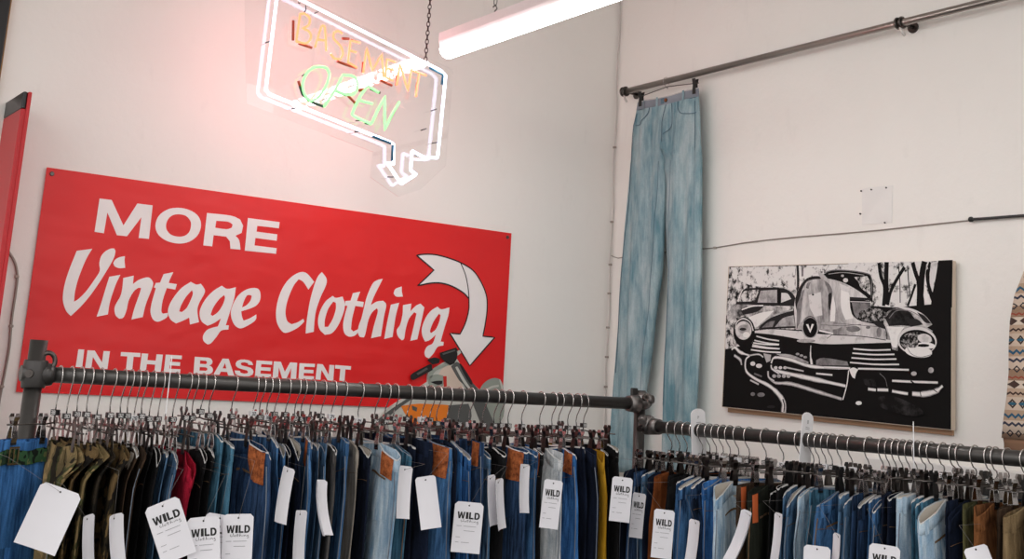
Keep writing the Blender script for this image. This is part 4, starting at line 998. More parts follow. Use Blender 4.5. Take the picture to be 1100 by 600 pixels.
rackB = thing('clothes_rack', (XR, 2.3, 0), 'shorter scaffold-pipe clothes rail under the car picture', 'clothes rack')
mb = MB(); mb.tube([(XR, YR-.075, ZR2), (XR, .95, ZR2)], RR, 18); mb.build('rail', 'steel_pipe', rackB)
mb = MB(); mb.tube([(XR, .97, 0), (XR, .97, ZR2+.06)], RR+.002, 18); mb.tube([(XR, .97, 0), (XR, .97, .008)], .05, 18); mb.build('post', 'steel_pipe', rackB)
mb = MB(); mb.sphere((XR-.004, YR-.05, ZR2+.004), .031, 9, sz=(1, 1.05, 1.1)); mb.tube([(XR, YR-.06, ZR2), (XR, YR-.105, ZR2)], [.028, .025], 16)
mb.tube([(XR-.03, YR-.055, ZR2+.022), (XR-.048, YR-.07, ZR2+.014)], [.016, .011], 12)
cl = mb.build('corner_clamp', 'cast_clamp', rackB)
mb = MB(); mb.tube([(XR-.034, YR-.05, ZR2-.008), (XR-.046, YR-.056, ZR2-.01)], [.012, .010], 12); mb.build('bolt', 'dull_steel', cl)

# ------------------------------------------------------------------ hangers (one built, the rest copied with their parts)
NUMS = ['28', '30', '32', '34', '36', '38']
def num_mesh(txt, mat):
    mb = MB()
    for i, ch in enumerate(txt):
        for l in _seg(DIG[ch]):
            mb.fill([l], lambda p, i=i: Vector((-.0062+i*.0066+p[0]*.0056, -.0086, -.0742-p[1]*.0098)))
    o = mb.build('size_number', mat); me = o.data; bpy.data.objects.remove(o); return me
NM = {(n, d): num_mesh(n, 'white_print' if d else 'black_print') for n in NUMS for d in (0, 1)}
def hanger_meshes(var, half=.150, near_only=False, dr=0):
    rr = random.Random(var); M = {'dr': dr}
    def keep(k, mb, mat):
        o = mb.build(k, mat); M[k] = o.data; bpy.data.objects.remove(o)
    mb = MB(); R_ = RR+.0035
    a0 = 205 if var % 2 else 190
    pts = [(0, -R_*math.cos(math.radians(180-a)), R_*math.sin(math.radians(180-a))) for a in []]
    arc = []
    for i in range(15):
        a = math.radians(a0-(a0+8)*i/14)          # from behind, over the top, to the front
        arc.append(Vector((0, -R_*math.cos(a), R_*math.sin(a))))
    j = rr.uniform(-.004, .004)
    arc += [Vector((j*.3, -.0215, -.014)), Vector((j*.7, -.012, -.030)), Vector((j, -.002, -.044-dr*.3)), Vector((j*.6, .002, -.058-dr*.5)), Vector((0, 0, -.072-dr*.6))]
    mb.tube(arc, .0017, 7); keep('hook', mb, 'wire')
    mb = MB(); mb.rbox((-.0088, -.0082, -.0860), (.0088, .0082, -.0722), .0012); keep('size_marker', mb, 'black_plastic')
    M['size_marker_white'] = M['size_marker'].copy(); M['size_marker_white'].materials[0] = MATS['white_plastic']
    mb = MB(); fa = half+.012; bk_ = -.022 if near_only else fa
    mb.tube([(0, bk_ if not near_only else .004, -.099-dr), (0, .03 if not near_only else .002, -.0985-dr), (0, 0, -.096-dr), (0, -.03, -.0985-dr), (0, -fa, -.099-dr)], .0021, 7)
    mb.tube([(0, 0, -.085-dr*.6), (0, 0, -.097-dr)], .0022, 6); keep('crossbar', mb, 'dull_steel')
    mb = MB()
    prof = [(.0058, -.044), (.0068, -.030), (.0052, -.014), (.0032, -.001), (.0048, .010), (.0078, .019), (.0066, .027)]
    wd = [.0085, .0105, .0095, .0075, .0085, .0095, .006]
    for s_ in (-1, 1):
        o_ = [[Vector((s_*(a+.0009), -w, z)), Vector((s_*(a+.0009), w, z))] for (a, z), w in zip(prof, wd)]
        i_ = [[Vector((s_*a, w, z)), Vector((s_*a, -w, z))] for (a, z), w in zip(prof, wd)]
        mb.loft([o_[k_]+i_[k_] for k_ in range(len(prof))], True, True, True, smooth=False)
    mb.tube([(-.0045, -.004, -.002), (0, -.006, -.002), (.0045, -.004, -.002)], .0022, 6); mb.tube([(-.0045, .005, -.003), (.0045, .005, -.003)], .002, 6)
    keep('clip', mb, 'chrome'); M['clip_dark'] = M['clip'].copy(); M['clip_dark'].materials[0] = MATS['black_plastic']; M['clip_grey'] = M['clip'].copy(); M['clip_grey'].materials[0] = MATS['dull_steel']
    mb = MB()
    for s_ in (-1, 1): mb.rbox((s_*.0066-.0012, -.009, -.0455), (s_*.0066+.0012, .009, -.040), .0004)
    keep('clip_pad', mb, 'black_plastic')
    return M
HV = [hanger_meshes(i, dr=d) for i, d in enumerate((-.030, -.016, -.004, .012, .024, .034))]
HN = hanger_meshes(5, .16, True, .02)
def place_hanger(loc, rz, label, group, var, num, dark, clips, meshes=None, swivel=0):
    Mh = meshes or HV[var]
    root = thing('clip_hanger', loc, label, 'hanger', group, rz)
    def put(n, me, parent, l=(0, 0, 0)):
        o = bpy.data.objects.new(n, me); COL.objects.link(o); o.parent = parent; o.location = l; return o
    put('hook', Mh['hook'], root).rotation_euler = (0, 0, swivel)
    mk = put('size_marker', Mh['size_marker' if dark else 'size_marker_white'], root, (0, 0, -Mh['dr']*.6))
    put('size_number', NM[(num, 1 if dark else 0)], mk)
    put('crossbar', Mh['crossbar'], root)
    ck = random.Random(int(loc.x*9173+loc.y*3331)).choice(['clip', 'clip', 'clip', 'clip_grey', 'clip_grey', 'clip_dark'])
    for c in clips:
        k_ = put('clip', Mh[ck], root, (0, -c, -.1-Mh['dr'])); put('clip_pad', Mh['clip_pad'], k_)
    return root

# ------------------------------------------------------------------ tags
def tag_card(c, right, up, nrm, w, h, printed, parent, curl=.0, grey=False):
    """white swing ticket hung by a thread; c = centre"""
    mb = MB(); NU, NV = 6, 8
    def P(u, v, o=0):     # u,v in -.5...5
        return c+right*(u*w)+up*(v*h)+nrm*(curl*((u*2)**2-.3)*w+curl*.8*(v-.5)**2*h+o)
    ch = .10
    def U(v, u):          # clipped top corners
        if v > .5-ch*w/h: return u*(1-2*ch*((v-(.5-ch*w/h))/(ch*w/h)))
        return u
    vs_ = [-.5+(1-ch*w/h)*j/NV for j in range(NV+1)]+[.5]
    f = [[P(U(v, -.5+i/NU), v, .0004) for i in range(NU+1)] for v in vs_]; b_ = [[P(U(v, -.5+i/NU), v, -.0004) for i in range(NU+1)] for v in vs_]
    mb.loft(f, False); mb.loft([r_[::-1] for r_ in b_], False)
    edge = lambda g_: [g_[0][i] for i in range(NU+1)]+[g_[j][-1] for j in range(1, len(vs_))]+[g_[-1][i] for i in range(NU-1, -1, -1)]+[g_[j][0] for j in range(len(vs_)-2, 0, -1)]
    mb.loft([edge(b_), edge(f)], True, smooth=False)
    o = mb.build('swing_tag', 'paper', parent)
    if printed:
        mb = MB()
        def put(ch_, ux, wx, vy, hy):
            mb.fill(GL[ch_], lambda p: P(ux+wx*p[0], vy-hy*p[1], .0011))
        x = -.38
        for ch_, wx in (('W', .27), ('I', .085), ('L', .16), ('D', .19)):
            put(ch_, x, wx, .30, .115*w/h*1.75 if False else .135); x += wx+.025
        # small script word beneath
        for st in ([(.0, .9), (-.04, .5), (-.01, .1), (.05, .3)], [(.1, 1.3), (.08, .1)], [(.18, .6), (.13, .3), (.18, .1), (.22, .4), (.18, .6)], [(.3, 1.1), (.27, .1), (.33, .2)], [(.24, .7), (.35, .7)], [(.42, 1.3), (.39, .1), (.43, .6), (.47, .5), (.47, .1)], [(.55, .6), (.54, .1)], [(.6, .6), (.6, .1), (.63, .6), (.68, .5), (.68, .1)], [(.8, .6), (.74, .5), (.74, .2), (.8, .2), (.8, -.4), (.73, -.4)]):
            mb.ribbon([P(-.22+a*.72, .095+b__*.05, .0011) for a, b__ in st], .0010, nrm)
        pr = mb.build('print', 'black_print', o)
        mb = MB()
        for v, a, b__ in ((.02, -.38, -.2), (.02, -.14, .3), (-.07, -.12, .26), (-.2, -.38, -.22), (-.3, -.38, -.26), (-.3, -.18, .1)):
            mb.ribbon([P(a, v, .0011), P(b__, v, .0011)], .0012, nrm)
        mb.build('ruled_line', 'grey_print', o)
    mb = MB(); hole = P(0, .43, .001); mb.tube([hole-nrm*.0002, hole+nrm*.0003], .0022, 8); mb.build('eyelet', 'black_print', o)
    return o, P(0, .43, .0015)

# ------------------------------------------------------------------ trousers on the rails
# px_from, px_to : strip of the picture the pair shows at its near edge
# (from, to, cloth, extra half width, height offset, features, label)
LEFT = [
 (84, 96, 'camo_tan', .03, .004, 's', 'tan and green camouflage trousers next to the rail post'),
 (96, 107, 'camo_brown', .0, -.004, '', 'brown camouflage trousers, second from the rail post'),
 (107, 118, 'camo_tan', .015, -.010, 'g', 'pale camouflage trousers, third from the rail post'),
 (118, 131, 'camo_dark', .0, -.006, '', 'dark camouflage trousers beside the pale camouflage pair'),
 (131, 147, 'camo_brown', .01, -.012, '', 'faded brown camouflage trousers before the black cords'),
 (147, 163, 'cloth_brown', .0, -.018, 's', 'dark brown corduroy trousers among the camouflage pairs'),
 (163, 179, 'denim_black', -.01, -.022, '', 'black jeans just before the blue pair beside the red trousers'),
 (179, 199, 'denim_mid', .0, -.020, 'sw', 'faded blue jeans hanging against the red trousers'),
 (199, 221, 'satin_red', .01, -.022, '', 'bright red trousers, the only red pair on the rails'),
 (221, 236, 'denim_black', .0, -.024, 'w', 'black jeans touching the red trousers'),
 (236, 256, 'denim_teal', -.01, .004, 'w', 'teal blue jeans between the black pair and the leather-patched indigo pair'),
 (256, 296, 'denim_indigo', .075, .012, 'slPk', 'dark indigo jeans with brown leather patch above the ticket cluster'),
 (296, 312, 'denim_blue', .0, -.010, 'sw', 'blue jeans with a pale side seam next to the patched indigo pair'),
 (312, 328, 'denim_navy', .01, -.014, 'w', 'navy jeans between two blue pairs with narrow white tickets'),
 (328, 344, 'denim_blue', .01, .0, 'swp', 'blue jeans with tan corner patch and curled white ticket'),
 (344, 358, 'denim_mid', .0, .002, 's', 'mid blue jeans with thick pale seam before the grey pair'),
 (358, 370, 'denim_grey', .0, -.004, '', 'grey jeans wedged between two blue pairs'),
 (370, 382, 'denim_blue', .01, .0, 's', 'blue jeans beside the grey pair, toward the stone pair'),
 (382, 393, 'denim_stone', .0, -.020, '', 'narrow stone coloured trousers near the pale blue jeans'),
 (393, 406, 'denim_navy', .0, -.016, 'w', 'navy jeans between the stone trousers and the pale blue jeans'),
 (406, 430, 'denim_light', .045, .012, 'sp', 'pale sky blue jeans standing out among dark pairs'),
 (430, 444, 'denim_teal', .02, .0, 't', 'teal jeans with tan stitching next to the pale sky blue pair'),
 (444, 462, 'denim_navy', .01, .006, '', 'navy jeans with a tilted blank white ticket'),
 (462, 482, 'denim_blue', .055, -.002, 'slP', 'blue jeans with a large orange-brown leather patch below the motorcycle'),
 (482, 494, 'denim_navy', .0, .0, '', 'navy jeans squeezed beside the large orange-brown leather patch'),
 (494, 510, 'denim_bright', .01, -.006, 'sw', 'bright blue jeans behind a printed white ticket'),
 (510, 524, 'denim_indigo', .005, .006, 'sp', 'indigo jeans with brown corner beside the bright blue pair'),
 (524, 536, 'denim_mid', .0, -.004, 's', 'faded mid blue jeans between two narrow blank tickets'),
 (536, 548, 'denim_black', .0, -.004, '', 'black jeans beside the square brown leather patch'),
 (548, 566, 'denim_indigo', .05, .010, 'lP', 'indigo jeans with a square brown leather patch by a narrow ticket'),
 (566, 580, 'denim_blue', .005, .002, 's', 'blue jeans hanging between the square patch and the black pair'),
 (580, 590, 'denim_black', .0, -.004, 'p', 'black jeans next to the off-white pair'),
 (590, 610, 'denim_pale', .02, -.004, 's', 'off-white jeans, the palest pair near the rail corner'),
 (610, 630, 'denim_bright', .01, .004, 'sp', 'bright blue jeans next to the off-white pair'),
 (630, 645, 'denim_navy', .01, .014, 's', 'dark navy jeans standing highest near the rail corner'),
 (645, 657, 'cloth_yellow', .005, -.004, '', 'mustard yellow trousers showing only a sliver'),
 (657, 672, 'denim_black', .01, -.004, 'w', 'black jeans behind the printed ticket closest to the rail corner'),
]
RIGHT = [
 (667, 676, 'denim_navy', .0, .0, 's', 'navy jeans first on the short rail at the corner clamp'),
 (676, 684, 'denim_indigo', .0, -.006, 's', 'indigo jeans second on the short rail from the corner clamp'),
 (684, 692, 'denim_mid', .0, -.004, 's', 'blue jeans third on the short rail from the corner clamp'),
 (692, 700, 'denim_navy', .01, -.006, '', 'navy jeans just before the rust trousers'),
 (700, 709, 'cloth_rust', .0, -.002, '', 'rust brown trousers showing only a narrow strip'),
 (709, 723, 'denim_black', .0, -.006, '', 'black jeans just after the rust trousers'),
 (723, 738, 'denim_blue', .01, -.010, 'sw', 'blue jeans behind a printed ticket on the short rail'),
 (738, 748, 'denim_indigo', .0, -.014, 'w', 'indigo jeans with worn waist edge before the white size paddle'),
 (748, 761, 'denim_bright', .01, -.004, 's', 'bright blue jeans below the upright white size paddle'),
 (761, 784, 'denim_light', .03, -.010, 'sw', 'washed pale blue jeans on the short rail'),
 (784, 798, 'cloth_brown', .0, -.004, 'o', 'dark brown trousers with a bright orange strip at the waist'),
 (798, 820, 'cloth_darkolive', .03, -.008, 'to', 'black-green trousers with orange seam'),
 (820, 834, 'denim_black', .0, -.012, '', 'black jeans between the black-green trousers and a faded pair'),
 (834, 848, 'denim_mid', .01, -.008, 'sw', 'faded blue jeans with open waist and white edge'),
 (848, 860, 'denim_light', .0, -.010, 's', 'light blue jeans next to the open-waisted faded pair'),
 (860, 872, 'denim_teal', .0, -.008, 's', 'teal blue jeans before the tilted white paddle'),
 (872, 896, 'denim_blue', .045, -.018, 't', 'broad mid blue jeans below the tilted white paddle'),
 (896, 910, 'denim_mid', .0, -.006, 'sw', 'faded blue jeans with white waist edge past the tilted paddle'),
 (910, 924, 'denim_indigo', .0, -.006, 'w', 'indigo jeans with white waist edge under a white size cube'),
 (924, 940, 'denim_blue', .0, -.008, 's', 'blue jeans under the row of white size cubes'),
 (940, 955, 'denim_navy', .0, -.006, '', 'navy jeans beside the bright light blue pair'),
 (955, 972, 'denim_light', .01, -.004, 'sw', 'bright light blue jeans above a printed ticket'),
 (972, 986, 'denim_teal', .0, -.012, 'w', 'dark teal jeans between two light blue pairs'),
 (986, 1010, 'denim_light', .03, -.020, 'w', 'light blue jeans with wide upturned waistband by the thin paddle'),
 (1010, 1024, 'denim_navy', .0, -.008, '', 'navy jeans before the olive trousers'),
 (1024, 1042, 'cloth_olive', .0, -.010, '', 'olive green trousers, the only green pair on the short rail'),
 (1042, 1062, 'cloth_tan', .015, -.004, '', 'orange-tan corduroy trousers next to the olive pair'),
 (1062, 1076, 'cloth_brown', .0, -.004, '', 'dark brown trousers between the tan and khaki pairs'),
 (1076, 1096, 'cloth_khaki', .02, .002, '', 'light khaki trousers near the end of the short rail'),
 (1096, 1116, 'cloth_khaki', .0, .0, 's', 'second khaki trousers beyond the light khaki pair'),
 (1116, 1136, 'cloth_brown', .0, .0, '', 'brown trousers past the khaki pairs at the picture edge'.replace(' at the picture edge', '')),
]
def clip_words(l):
    w = l.split()[:16]
    while w[-1] in ('the', 'to', 'next', 'before', 'a', 'and', 'with', 'past', 'of', 'by', 'in', 'beside', 'white', 'red', 'between', 'under', 'just', 'size', 'rail', 'on', 'leather-patched', 'two', 'narrow', 'short'): w.pop()
    return ' '.join(w)
HS = {'L': [], 'R': []}
def rack_frame(which):
    if which == 'L':
        return dict(o=Vector((0, YR, ZR)), es=Vector((1, 0, 0)), et=Vector((0, -1, 0)), vis=-1, rz=0)
    return dict(o=Vector((XR, 0, ZR2)), es=Vector((0, -1, 0)), et=Vector((-1, 0, 0)), vis=1, rz=-PI/2)
def s_of_px(which, x):
    if which == 'L': return onY((x, 505), YR-.20).x
    return -onX((x, 530), XR-.19).y
GAR = {'L': [], 'R': []}
for which, TAB in (('L', LEFT), ('R', RIGHT)):
    fr_ = rack_frame(which); es, et, oo = fr_['es'], fr_['et'], fr_['o']
    f1, f2, f3, f4 = noise1(11 if which == 'L' else 21, 4, 5), noise1(12 if which == 'L' else 22, 4, 6), noise1(13 if which == 'L' else 23, 3, 5), noise1(14, 3, 9)
    def shear(s, t_, z, f1=f1, f2=f2, f3=f3, f4=f4):
        d = max(0, -.185-z)
        k_ = min(1, d/.08)
        lean = -.62*max(0, min(1, (1.10-s)/.19))*min(.15, max(0, t_-.09))*min(1, max(0, (-.182-z)/.05)) if s < 1.1 and which == 'L' else 0
        return lean+f1(s)*.5*min(.07, max(0, abs(t_)-.158))*(1 if t_ > 0 else -.3)+f2(s)*.016*k_+f3(s)*.08*t_*min(d, .5)*2+f4(s)*.004*math.sin(d*9)*k_
    T2 = []
    CW = {'denim_blue': 'blue', 'denim_navy': 'navy', 'denim_black': 'black', 'denim_indigo': 'indigo', 'denim_mid': 'faded blue', 'denim_teal': 'teal', 'cloth_brown': 'brown', 'denim_bright': 'bright blue'}
    for r_ in TAB:
        if r_[1]-r_[0] >= 13.5 and r_[2] in CW and r_[3] < .02 and not set(r_[5]) & set('Ppok'):
            mpx = r_[0]+(r_[1]-r_[0])*.46
            T2.append((r_[0], mpx, r_[2], -.012, r_[4], 'w' if 's' in r_[5] else '', clip_words('slim %s pair before the %s' % (CW[r_[2]], r_[6]))))
            T2.append((mpx,)+r_[1:])
        else: T2.append(r_)
    TAB = T2
    NXT = len(TAB)
    for i, (a, b_, cloth, dw, dz, feat, lab) in enumerate(TAB):
        sa, sb = s_of_px(which, a), s_of_px(which, b_)
        sm, half = (sa+sb)/2, min(.023, max(.004, (sb-sa)/2-.0036))
        seed = i*7+(0 if which == 'L' else 500)
        rr = random.Random(seed)
        hw = .188+dw+rr.uniform(-.010, .010)
        fr0 = i/len(TAB)
        var = (rr.choice((4, 5)) if fr0 < .27 else rr.choice((2, 3, 3))) if which == 'L' else (2 if fr0 < .33 else 1 if fr0 < .62 else 0)
        cp = rr.uniform(.108, .140)
        z0 = -.130-HV[var]['dr']+max(-.006, min(.004, dz*.3))
        tl = (lambda z, hw=hw: -hw-.012*min(1, max(0, -.13-z)/.2)); tr = (lambda z, hw=hw, q=rr.uniform(-.1, .16), z0=z0: hw+.010*min(1, max(0, z0-z)/.15)+q*max(0, min(.9, z0-z-.1))*.25)
        def warp(t_, n, z, sm=sm, shear=shear, es=es, et=et, oo=oo):
            s = sm+n; s += shear(s, t_, z)
            return oo+es*s+et*t_+Vector((0, 0, z))
        inl = (lambda z: -.012); inr = (lambda z: .012)
        G = Garment(tl, tr, half, z0, z0-.27, z0-.98+rr.uniform(0, .1), inl=inl, inr=inr, clips=(-cp, cp), droop=(rr.uniform(.004, .030)-dz*.5, rr.uniform(.004, .030)-dz*.5), sag=(rr.uniform(.002, .012), rr.uniform(.002, .014)), seed=seed, K=16, q=2, warp=warp, fold=.6, folds=7, open_=.97)
        loc = warp(0, 0, z0)
        root = thing('trousers', loc, lab, 'trousers', 'trousers on the long rail' if which == 'L' else 'trousers on the short rail')
        lining = 'pocket_lining' if cloth.startswith('denim_l') or cloth.startswith('denim_p') else cloth
        G.body().build('cloth_body', [cloth, 'pocket_lining' if 'w' in feat else cloth], root)
        wb = G.band().build('waistband', [cloth, 'worn_edge' if ('w' in feat or (cloth.startswith('denim') and rr.random() < .45)) else ('seam_pale' if cloth in ('denim_blue', 'denim_mid', 'denim_bright', 'denim_light', 'denim_teal') else cloth)], root)
        v = fr_['vis']
        e_of = lambda t_, z: min(.995, abs((t_-G.tl(z))/(G.tr(z)-G.tl(z))*2-1))
        # side seam down the near fold
        if 's' in feat or 't' in feat:
            mb = MB(); P = []
            for k_ in range(13):
                z = z0-.038-.05*k_; t_ = G.tr(z)-.0035; P.append(G.P(t_, z, v, e_of(t_, z), .0012))
            mb.tube(P, .0015, 5); mb.build('side_seam', 'seam_pale' if 's' in feat else 'seam_tan', root)
        if cloth.startswith('denim') and rr.random() < .5:
            mb = MB(); zz_ = z0-.07
            mb.tube([G.P(G.tr(zz_)-.004-.012*k_, zz_-.004*k_, v, e_of(G.tr(zz_)-.004-.012*k_, zz_-.004*k_), .0012) for k_ in range(9)], .0008, 4); mb.build('yoke_seam', 'seam_tan', root)
        # belt loops on the shown face and fold
        for t_ in (G.tr(z0)-.012, .06):
            G.strip(t_, z0+.001, z0-.042, .011, v, .0028, 5).build('belt_loop', cloth, wb)
        if 'P' in feat: G.patchgrid(max(cp+.015, G.tr(z0)-.078), G.tr(z0)-.005, z0-.001, z0-.090, v, .0036, 8, 8).build('leather_patch', 'leather', root)
        elif 'p' in feat: G.patchgrid(max(cp+.015, G.tr(z0)-.05), G.tr(z0)-.005, z0-.001, z0-.068, v, .0036, 6, 6).build('leather_patch', 'leather', root)
        if 'o' in feat: G.patchgrid(G.tr(z0)-.022, G.tr(z0)-.004, z0-.002, z0-.085, v, .0034).build('orange_facing', 'orange_leather', root)
        if 'k' in feat or dw >= .03:
            mb = MB(); G.patchgrid(G.tr(z0)-.16, G.tr(z0)-.03, z0-.075, z0-.2, v, .0016, 8, 8, 0, mb); mb.build('back_pocket', cloth, root)
            mb = MB(); G.patchgrid(G.tr(z0)-.16, G.tr(z0)-.03, z0-.072, z0-.078, v, .0024, 8, 1, 0, mb); mb.build('pocket_hem', 'seam_tan', root)
        HS[which].append(sm)
        GAR[which].append((root, G, sm, lab))
        # its hanger
        hl = warp(0, 0, 0); s_h = sm
        hl = oo+es*s_h
        short = lab
        num = NUMS[min(5, (i*6)//NXT)] if rr.random() < .8 else rr.choice(NUMS)
        hlab = clip_words('clip hanger holding the '+lab)
        place_hanger(hl, fr_['rz']+math.radians(rr.uniform(-.2, .2)), hlab, 'clip hangers on the long rail' if which == 'L' else 'clip hangers on the short rail', var, num, rr.random() < (.85 if which == 'L' else .7), (-cp, cp))

# the turned pair at the post: blue trousers with a camouflage belt
hx = .880
ang = math.radians(-52)        # the hanger is swung round to face the room
Rz = Matrix.Rotation(ang, 3, 'Z')
e_t = Rz @ Vector((0, -1, 0)); e_n = Rz @ Vector((1, 0, 0)); ob = Vector((hx, YR, ZR))
def bwarp(t_, n, z): return ob+e_t*t_+e_n*n+Vector((0, 0, z))
B_H = .012
B = Garment(lambda z: .018-.004*min(1, (-.13-z)/.2), lambda z: .222+.02*min(1, max(0, -.13-z)/.3), B_H, -.152, -.40, -1.05, inl=lambda z: .115, inr=lambda z: .125, clips=(.045, .15), droop=(.004, .012), sag=(.003, .008), seed=77, K=14, warp=bwarp, fold=.4, folds=7, open_=.8)
root = thing('trousers', bwarp(.12, 0, -.13), 'bright blue trousers with a camouflage belt turned outward at the rail post', 'trousers', 'trousers on the long rail')
B.body().build('cloth_body', ['denim_bright', 'denim_bright'], root)
wb = B.band().build('waistband', ['denim_bright', 'denim_bright'], root)
bl = MB(); bl.loft([B.ring(z, .0035) for z in (B.z0-.021, B.z0-.038, B.z0-.055)]); bl.loft([B.ring(B.z0-.021, .0016), B.ring(B.z0-.021, .0035)]); bt = bl.build('belt', 'camo_green', root)
bk = MB(); c_ = B.P(.15, B.z0-.038, 1, .1, .006)
for (a0, a1, z0_, z1_) in ((-.018, .018, .016, .021), (-.018, .018, -.021, -.016), (-.018, -.013, -.0155, .0155), (.013, .018, -.0155, .0155), (-.002, .002, -.0155, .0155)):
    M4 = Matrix.Translation(c_) @ Matrix((e_t, e_n, Vector((0, 0, 1)))).transposed().to_4x4()
    bk.box((a0, 0, z0_), (a1, .004, z1_), 0, M4)
bk.build('buckle', 'chrome', bt)
GAR['L'].insert(0, (root, B, hx, ''))
place_hanger(ob, ang, 'metal clip hanger swung outward beside the rail post holding the blue trousers', 'clip hangers on the long rail', 1, '38', True, (.045, .15), HN, -ang)

# ------------------------------------------------------------------ swing tickets
TAGS = [  # which, cx, cy, w, h, tilt, printed, curl, depth
 ('L', 52, 556, 45, 66, 18, 0, .05, .30), ('L', 92, 582, 11, 56, -6, 0, .1, .27), ('L', 122, 583, 14, 60, -8, 0, .15, .28),
 ('L', 183, 569, 37, 62, -24, 1, .06, .315), ('L', 219, 586, 34, 60, -7, 1, .1, .335), ('L', 230, 582, 30, 58, 8, 1, .06, .30), ('L', 255, 582, 32, 58, -3, 1, .03, .345),
 ('L', 303, 531, 13, 58, 14, 0, .1, .27), ('L', 319, 580, 12, 62, 4, 0, .1, .28), ('L', 340, 544, 9, 56, 3, 0, .3, .27),
 ('L', 432, 528, 14, 54, 5, 0, .1, .30), ('L', 460, 539, 22, 54, -11, 0, .08, .31), ('L', 502, 566, 31, 52, 2, 1, .03, .31),
 ('L', 526, 537, 8, 52, -4, 0, .1, .27), ('L', 535, 541, 8, 52, -6, 0, .1, .28), ('L', 561, 524, 10, 50, 4, 0, .1, .30), ('L', 592, 541, 20, 50, 4, 1, .05, .30),
 ('L', 667, 536, 22, 46, 3, 1, .03, .285), ('L', 684, 553, 14, 46, 7, 1, .05, .275),
 ('R', 712, 573, 22, 50, 3, 1, .03, .285), ('R', 746, 582, 11, 46, 3, 0, .1, .27), ('R', 801, 577, 9, 56, 16, 0, .3, .29), ('R', 837, 577, 8, 50, 2, 0, .1, .27),
 ('R', 877, 612, 28, 50, 2, 0, .05, .30), ('R', 900, 596, 7, 44, 3, 0, .1, .27), ('R', 949, 612, 32, 52, 4, 1, .06, .275), ('R', 1056, 610, 18, 46, -20, 0, .1, .275),
]
for which, cx, cy, w, h, tilt, pr, curl, dep in TAGS:
    c = onY((cx, cy), YR-dep) if which == 'L' else onX((cx, cy), XR-dep)
    dist = (c-CAM).dot(FW); sc_ = dist/F
    view = (CAM-c); view.z = 0; view.normalize()
    right = Vector((0, 0, 1)).cross(view).normalized(); up0 = Vector((0, 0, 1))
    roll = math.radians(tilt)-ROL*0
    real_w = max(w*sc_, .052)
    nrm = view
    if w < 16:           # narrow in the photo: the ticket is turned away
        yaw = math.acos(min(1, w*sc_/real_w))*(1 if which == 'L' else -1)
        Ry = Matrix.Rotation(yaw, 3, 'Z'); right = Ry @ right; nrm = Ry @ nrm
    Rt = Matrix.Rotation(-roll, 3, nrm); r2 = Rt @ right; u2 = Rt @ up0
    lst_ = GAR[which]
    near = min(lst_, key=lambda g_: abs(proj(g_[0].location+rack_frame(which)['et']*.2+Vector((0, 0, -.06)))[0]-cx) if g_[3] else (abs(cx-30)))
    root, G = near[0], near[1]
    o, hole = tag_card(c, r2, u2, nrm, real_w, h*sc_, pr, root, curl)
    z = G.z0-.02; t_ = G.tr(G.z0)-.006
    anchor = G.P(t_, z, rack_frame(which)['vis'], .97, .003)
    mb = MB(); et_ = rack_frame(which)['et']; mid = anchor+et_*max(.012, (hole-anchor).dot(et_)*.95)+(hole-anchor)*.03; mb.tube([anchor, mid, hole], .00032, 5); mb.build('thread', 'string', root)

# ------------------------------------------------------------------ white size paddles on the rails
def paddle(which, s, top, bot, w, tilt, yaw, label, mark='8'):
    fr_ = rack_frame(which); base = fr_['o']+fr_['es']*s
    root = thing('size_paddle', base, label, 'size divider', 'white size paddles')
    R_ = Matrix.Rotation(yaw, 3, 'Z') @ Matrix.Rotation(tilt, 3, fr_['es'])
    et = R_ @ fr_['et']; en = R_ @ fr_['es']; ez = R_ @ Vector((0, 0, 1))
    hw = w/2
    outl = [(-hw, -bot), (hw, -bot), (hw, top-hw*.6)]+[(hw*math.cos(a), top-hw*.6+hw*.6*math.sin(a)) for a in [PI*i/10 for i in range(1, 10)]]+[(-hw, top-hw*.6)]
    rh = (RR+.0016)/max(.75, math.cos(yaw))/math.cos(tilt)
    off = hw*.15
    cx_ = max(rh+.004-hw, 0)
    outl = [(a+cx_*0, b_) for a, b_ in outl]
    mb = MB()
    # slot so that the rail passes through
    a_s = [math.radians(200-220*i/12) for i in range(13)]
    lip = [(rh*math.cos(math.radians(a)), rh*math.sin(math.radians(a))) for a in range(0, 360, 24)]
    body = outl if hw > rh+.003 else None
    if body: loops = [body, lip]
    else: loops = [[(-rh-.006, -.03), (-rh-.006, .02)]+[((rh+.006)*math.cos(math.radians(a)), (rh+.006)*math.sin(math.radians(a))) for a in range(150, 20, -15)]+[(rh+.006, -.03)], lip]
    mb.slab(loops, lambda p: base+et*p[0]+ez*p[1]-en*.0011, en*.0022)
    mb.build('plate', 'white_plastic', root)
    if mark:
        mb = MB(); sd = 1 if fr_['vis'] > 0 else -1
        for l in _seg(DIG[mark]): mb.fill([l], lambda p: base+et*((p[0]-.5)*.006)+ez*(top-.022-p[1]*.010)+en*sd*.0018)
        for v in (.042, .047): mb.fill([[(-1, 0), (1, 0), (1, 1), (-1, 1)]], lambda p: base+et*(p[0]*.010)+ez*(top-v-p[1]*.0016)+en*sd*.0018)
        mb.build('print', 'grey_print', root)
    return root
def s_rail(which, px_, y_):
    s = onY((px_, y_), YR).x if which == 'L' else -onX((px_, y_), XR).y
    h = sorted(HS[which]); c = [((a+b_)/2, b_-a) for a, b_ in zip(h, h[1:])]
    return min(c, key=lambda q: abs(q[0]-s)+max(0, .045-q[1])*2)[0]
paddle('R', s_rail('R', 748, 462), .068, .085, .062, math.radians(4), 0, 'upright white plastic size paddle closest to the rail corner', '4')
paddle('R', s_rail('R', 874, 473), .078, .08, .056, math.radians(-7), math.radians(8), 'tilted white plastic size paddle below the middle of the car picture')
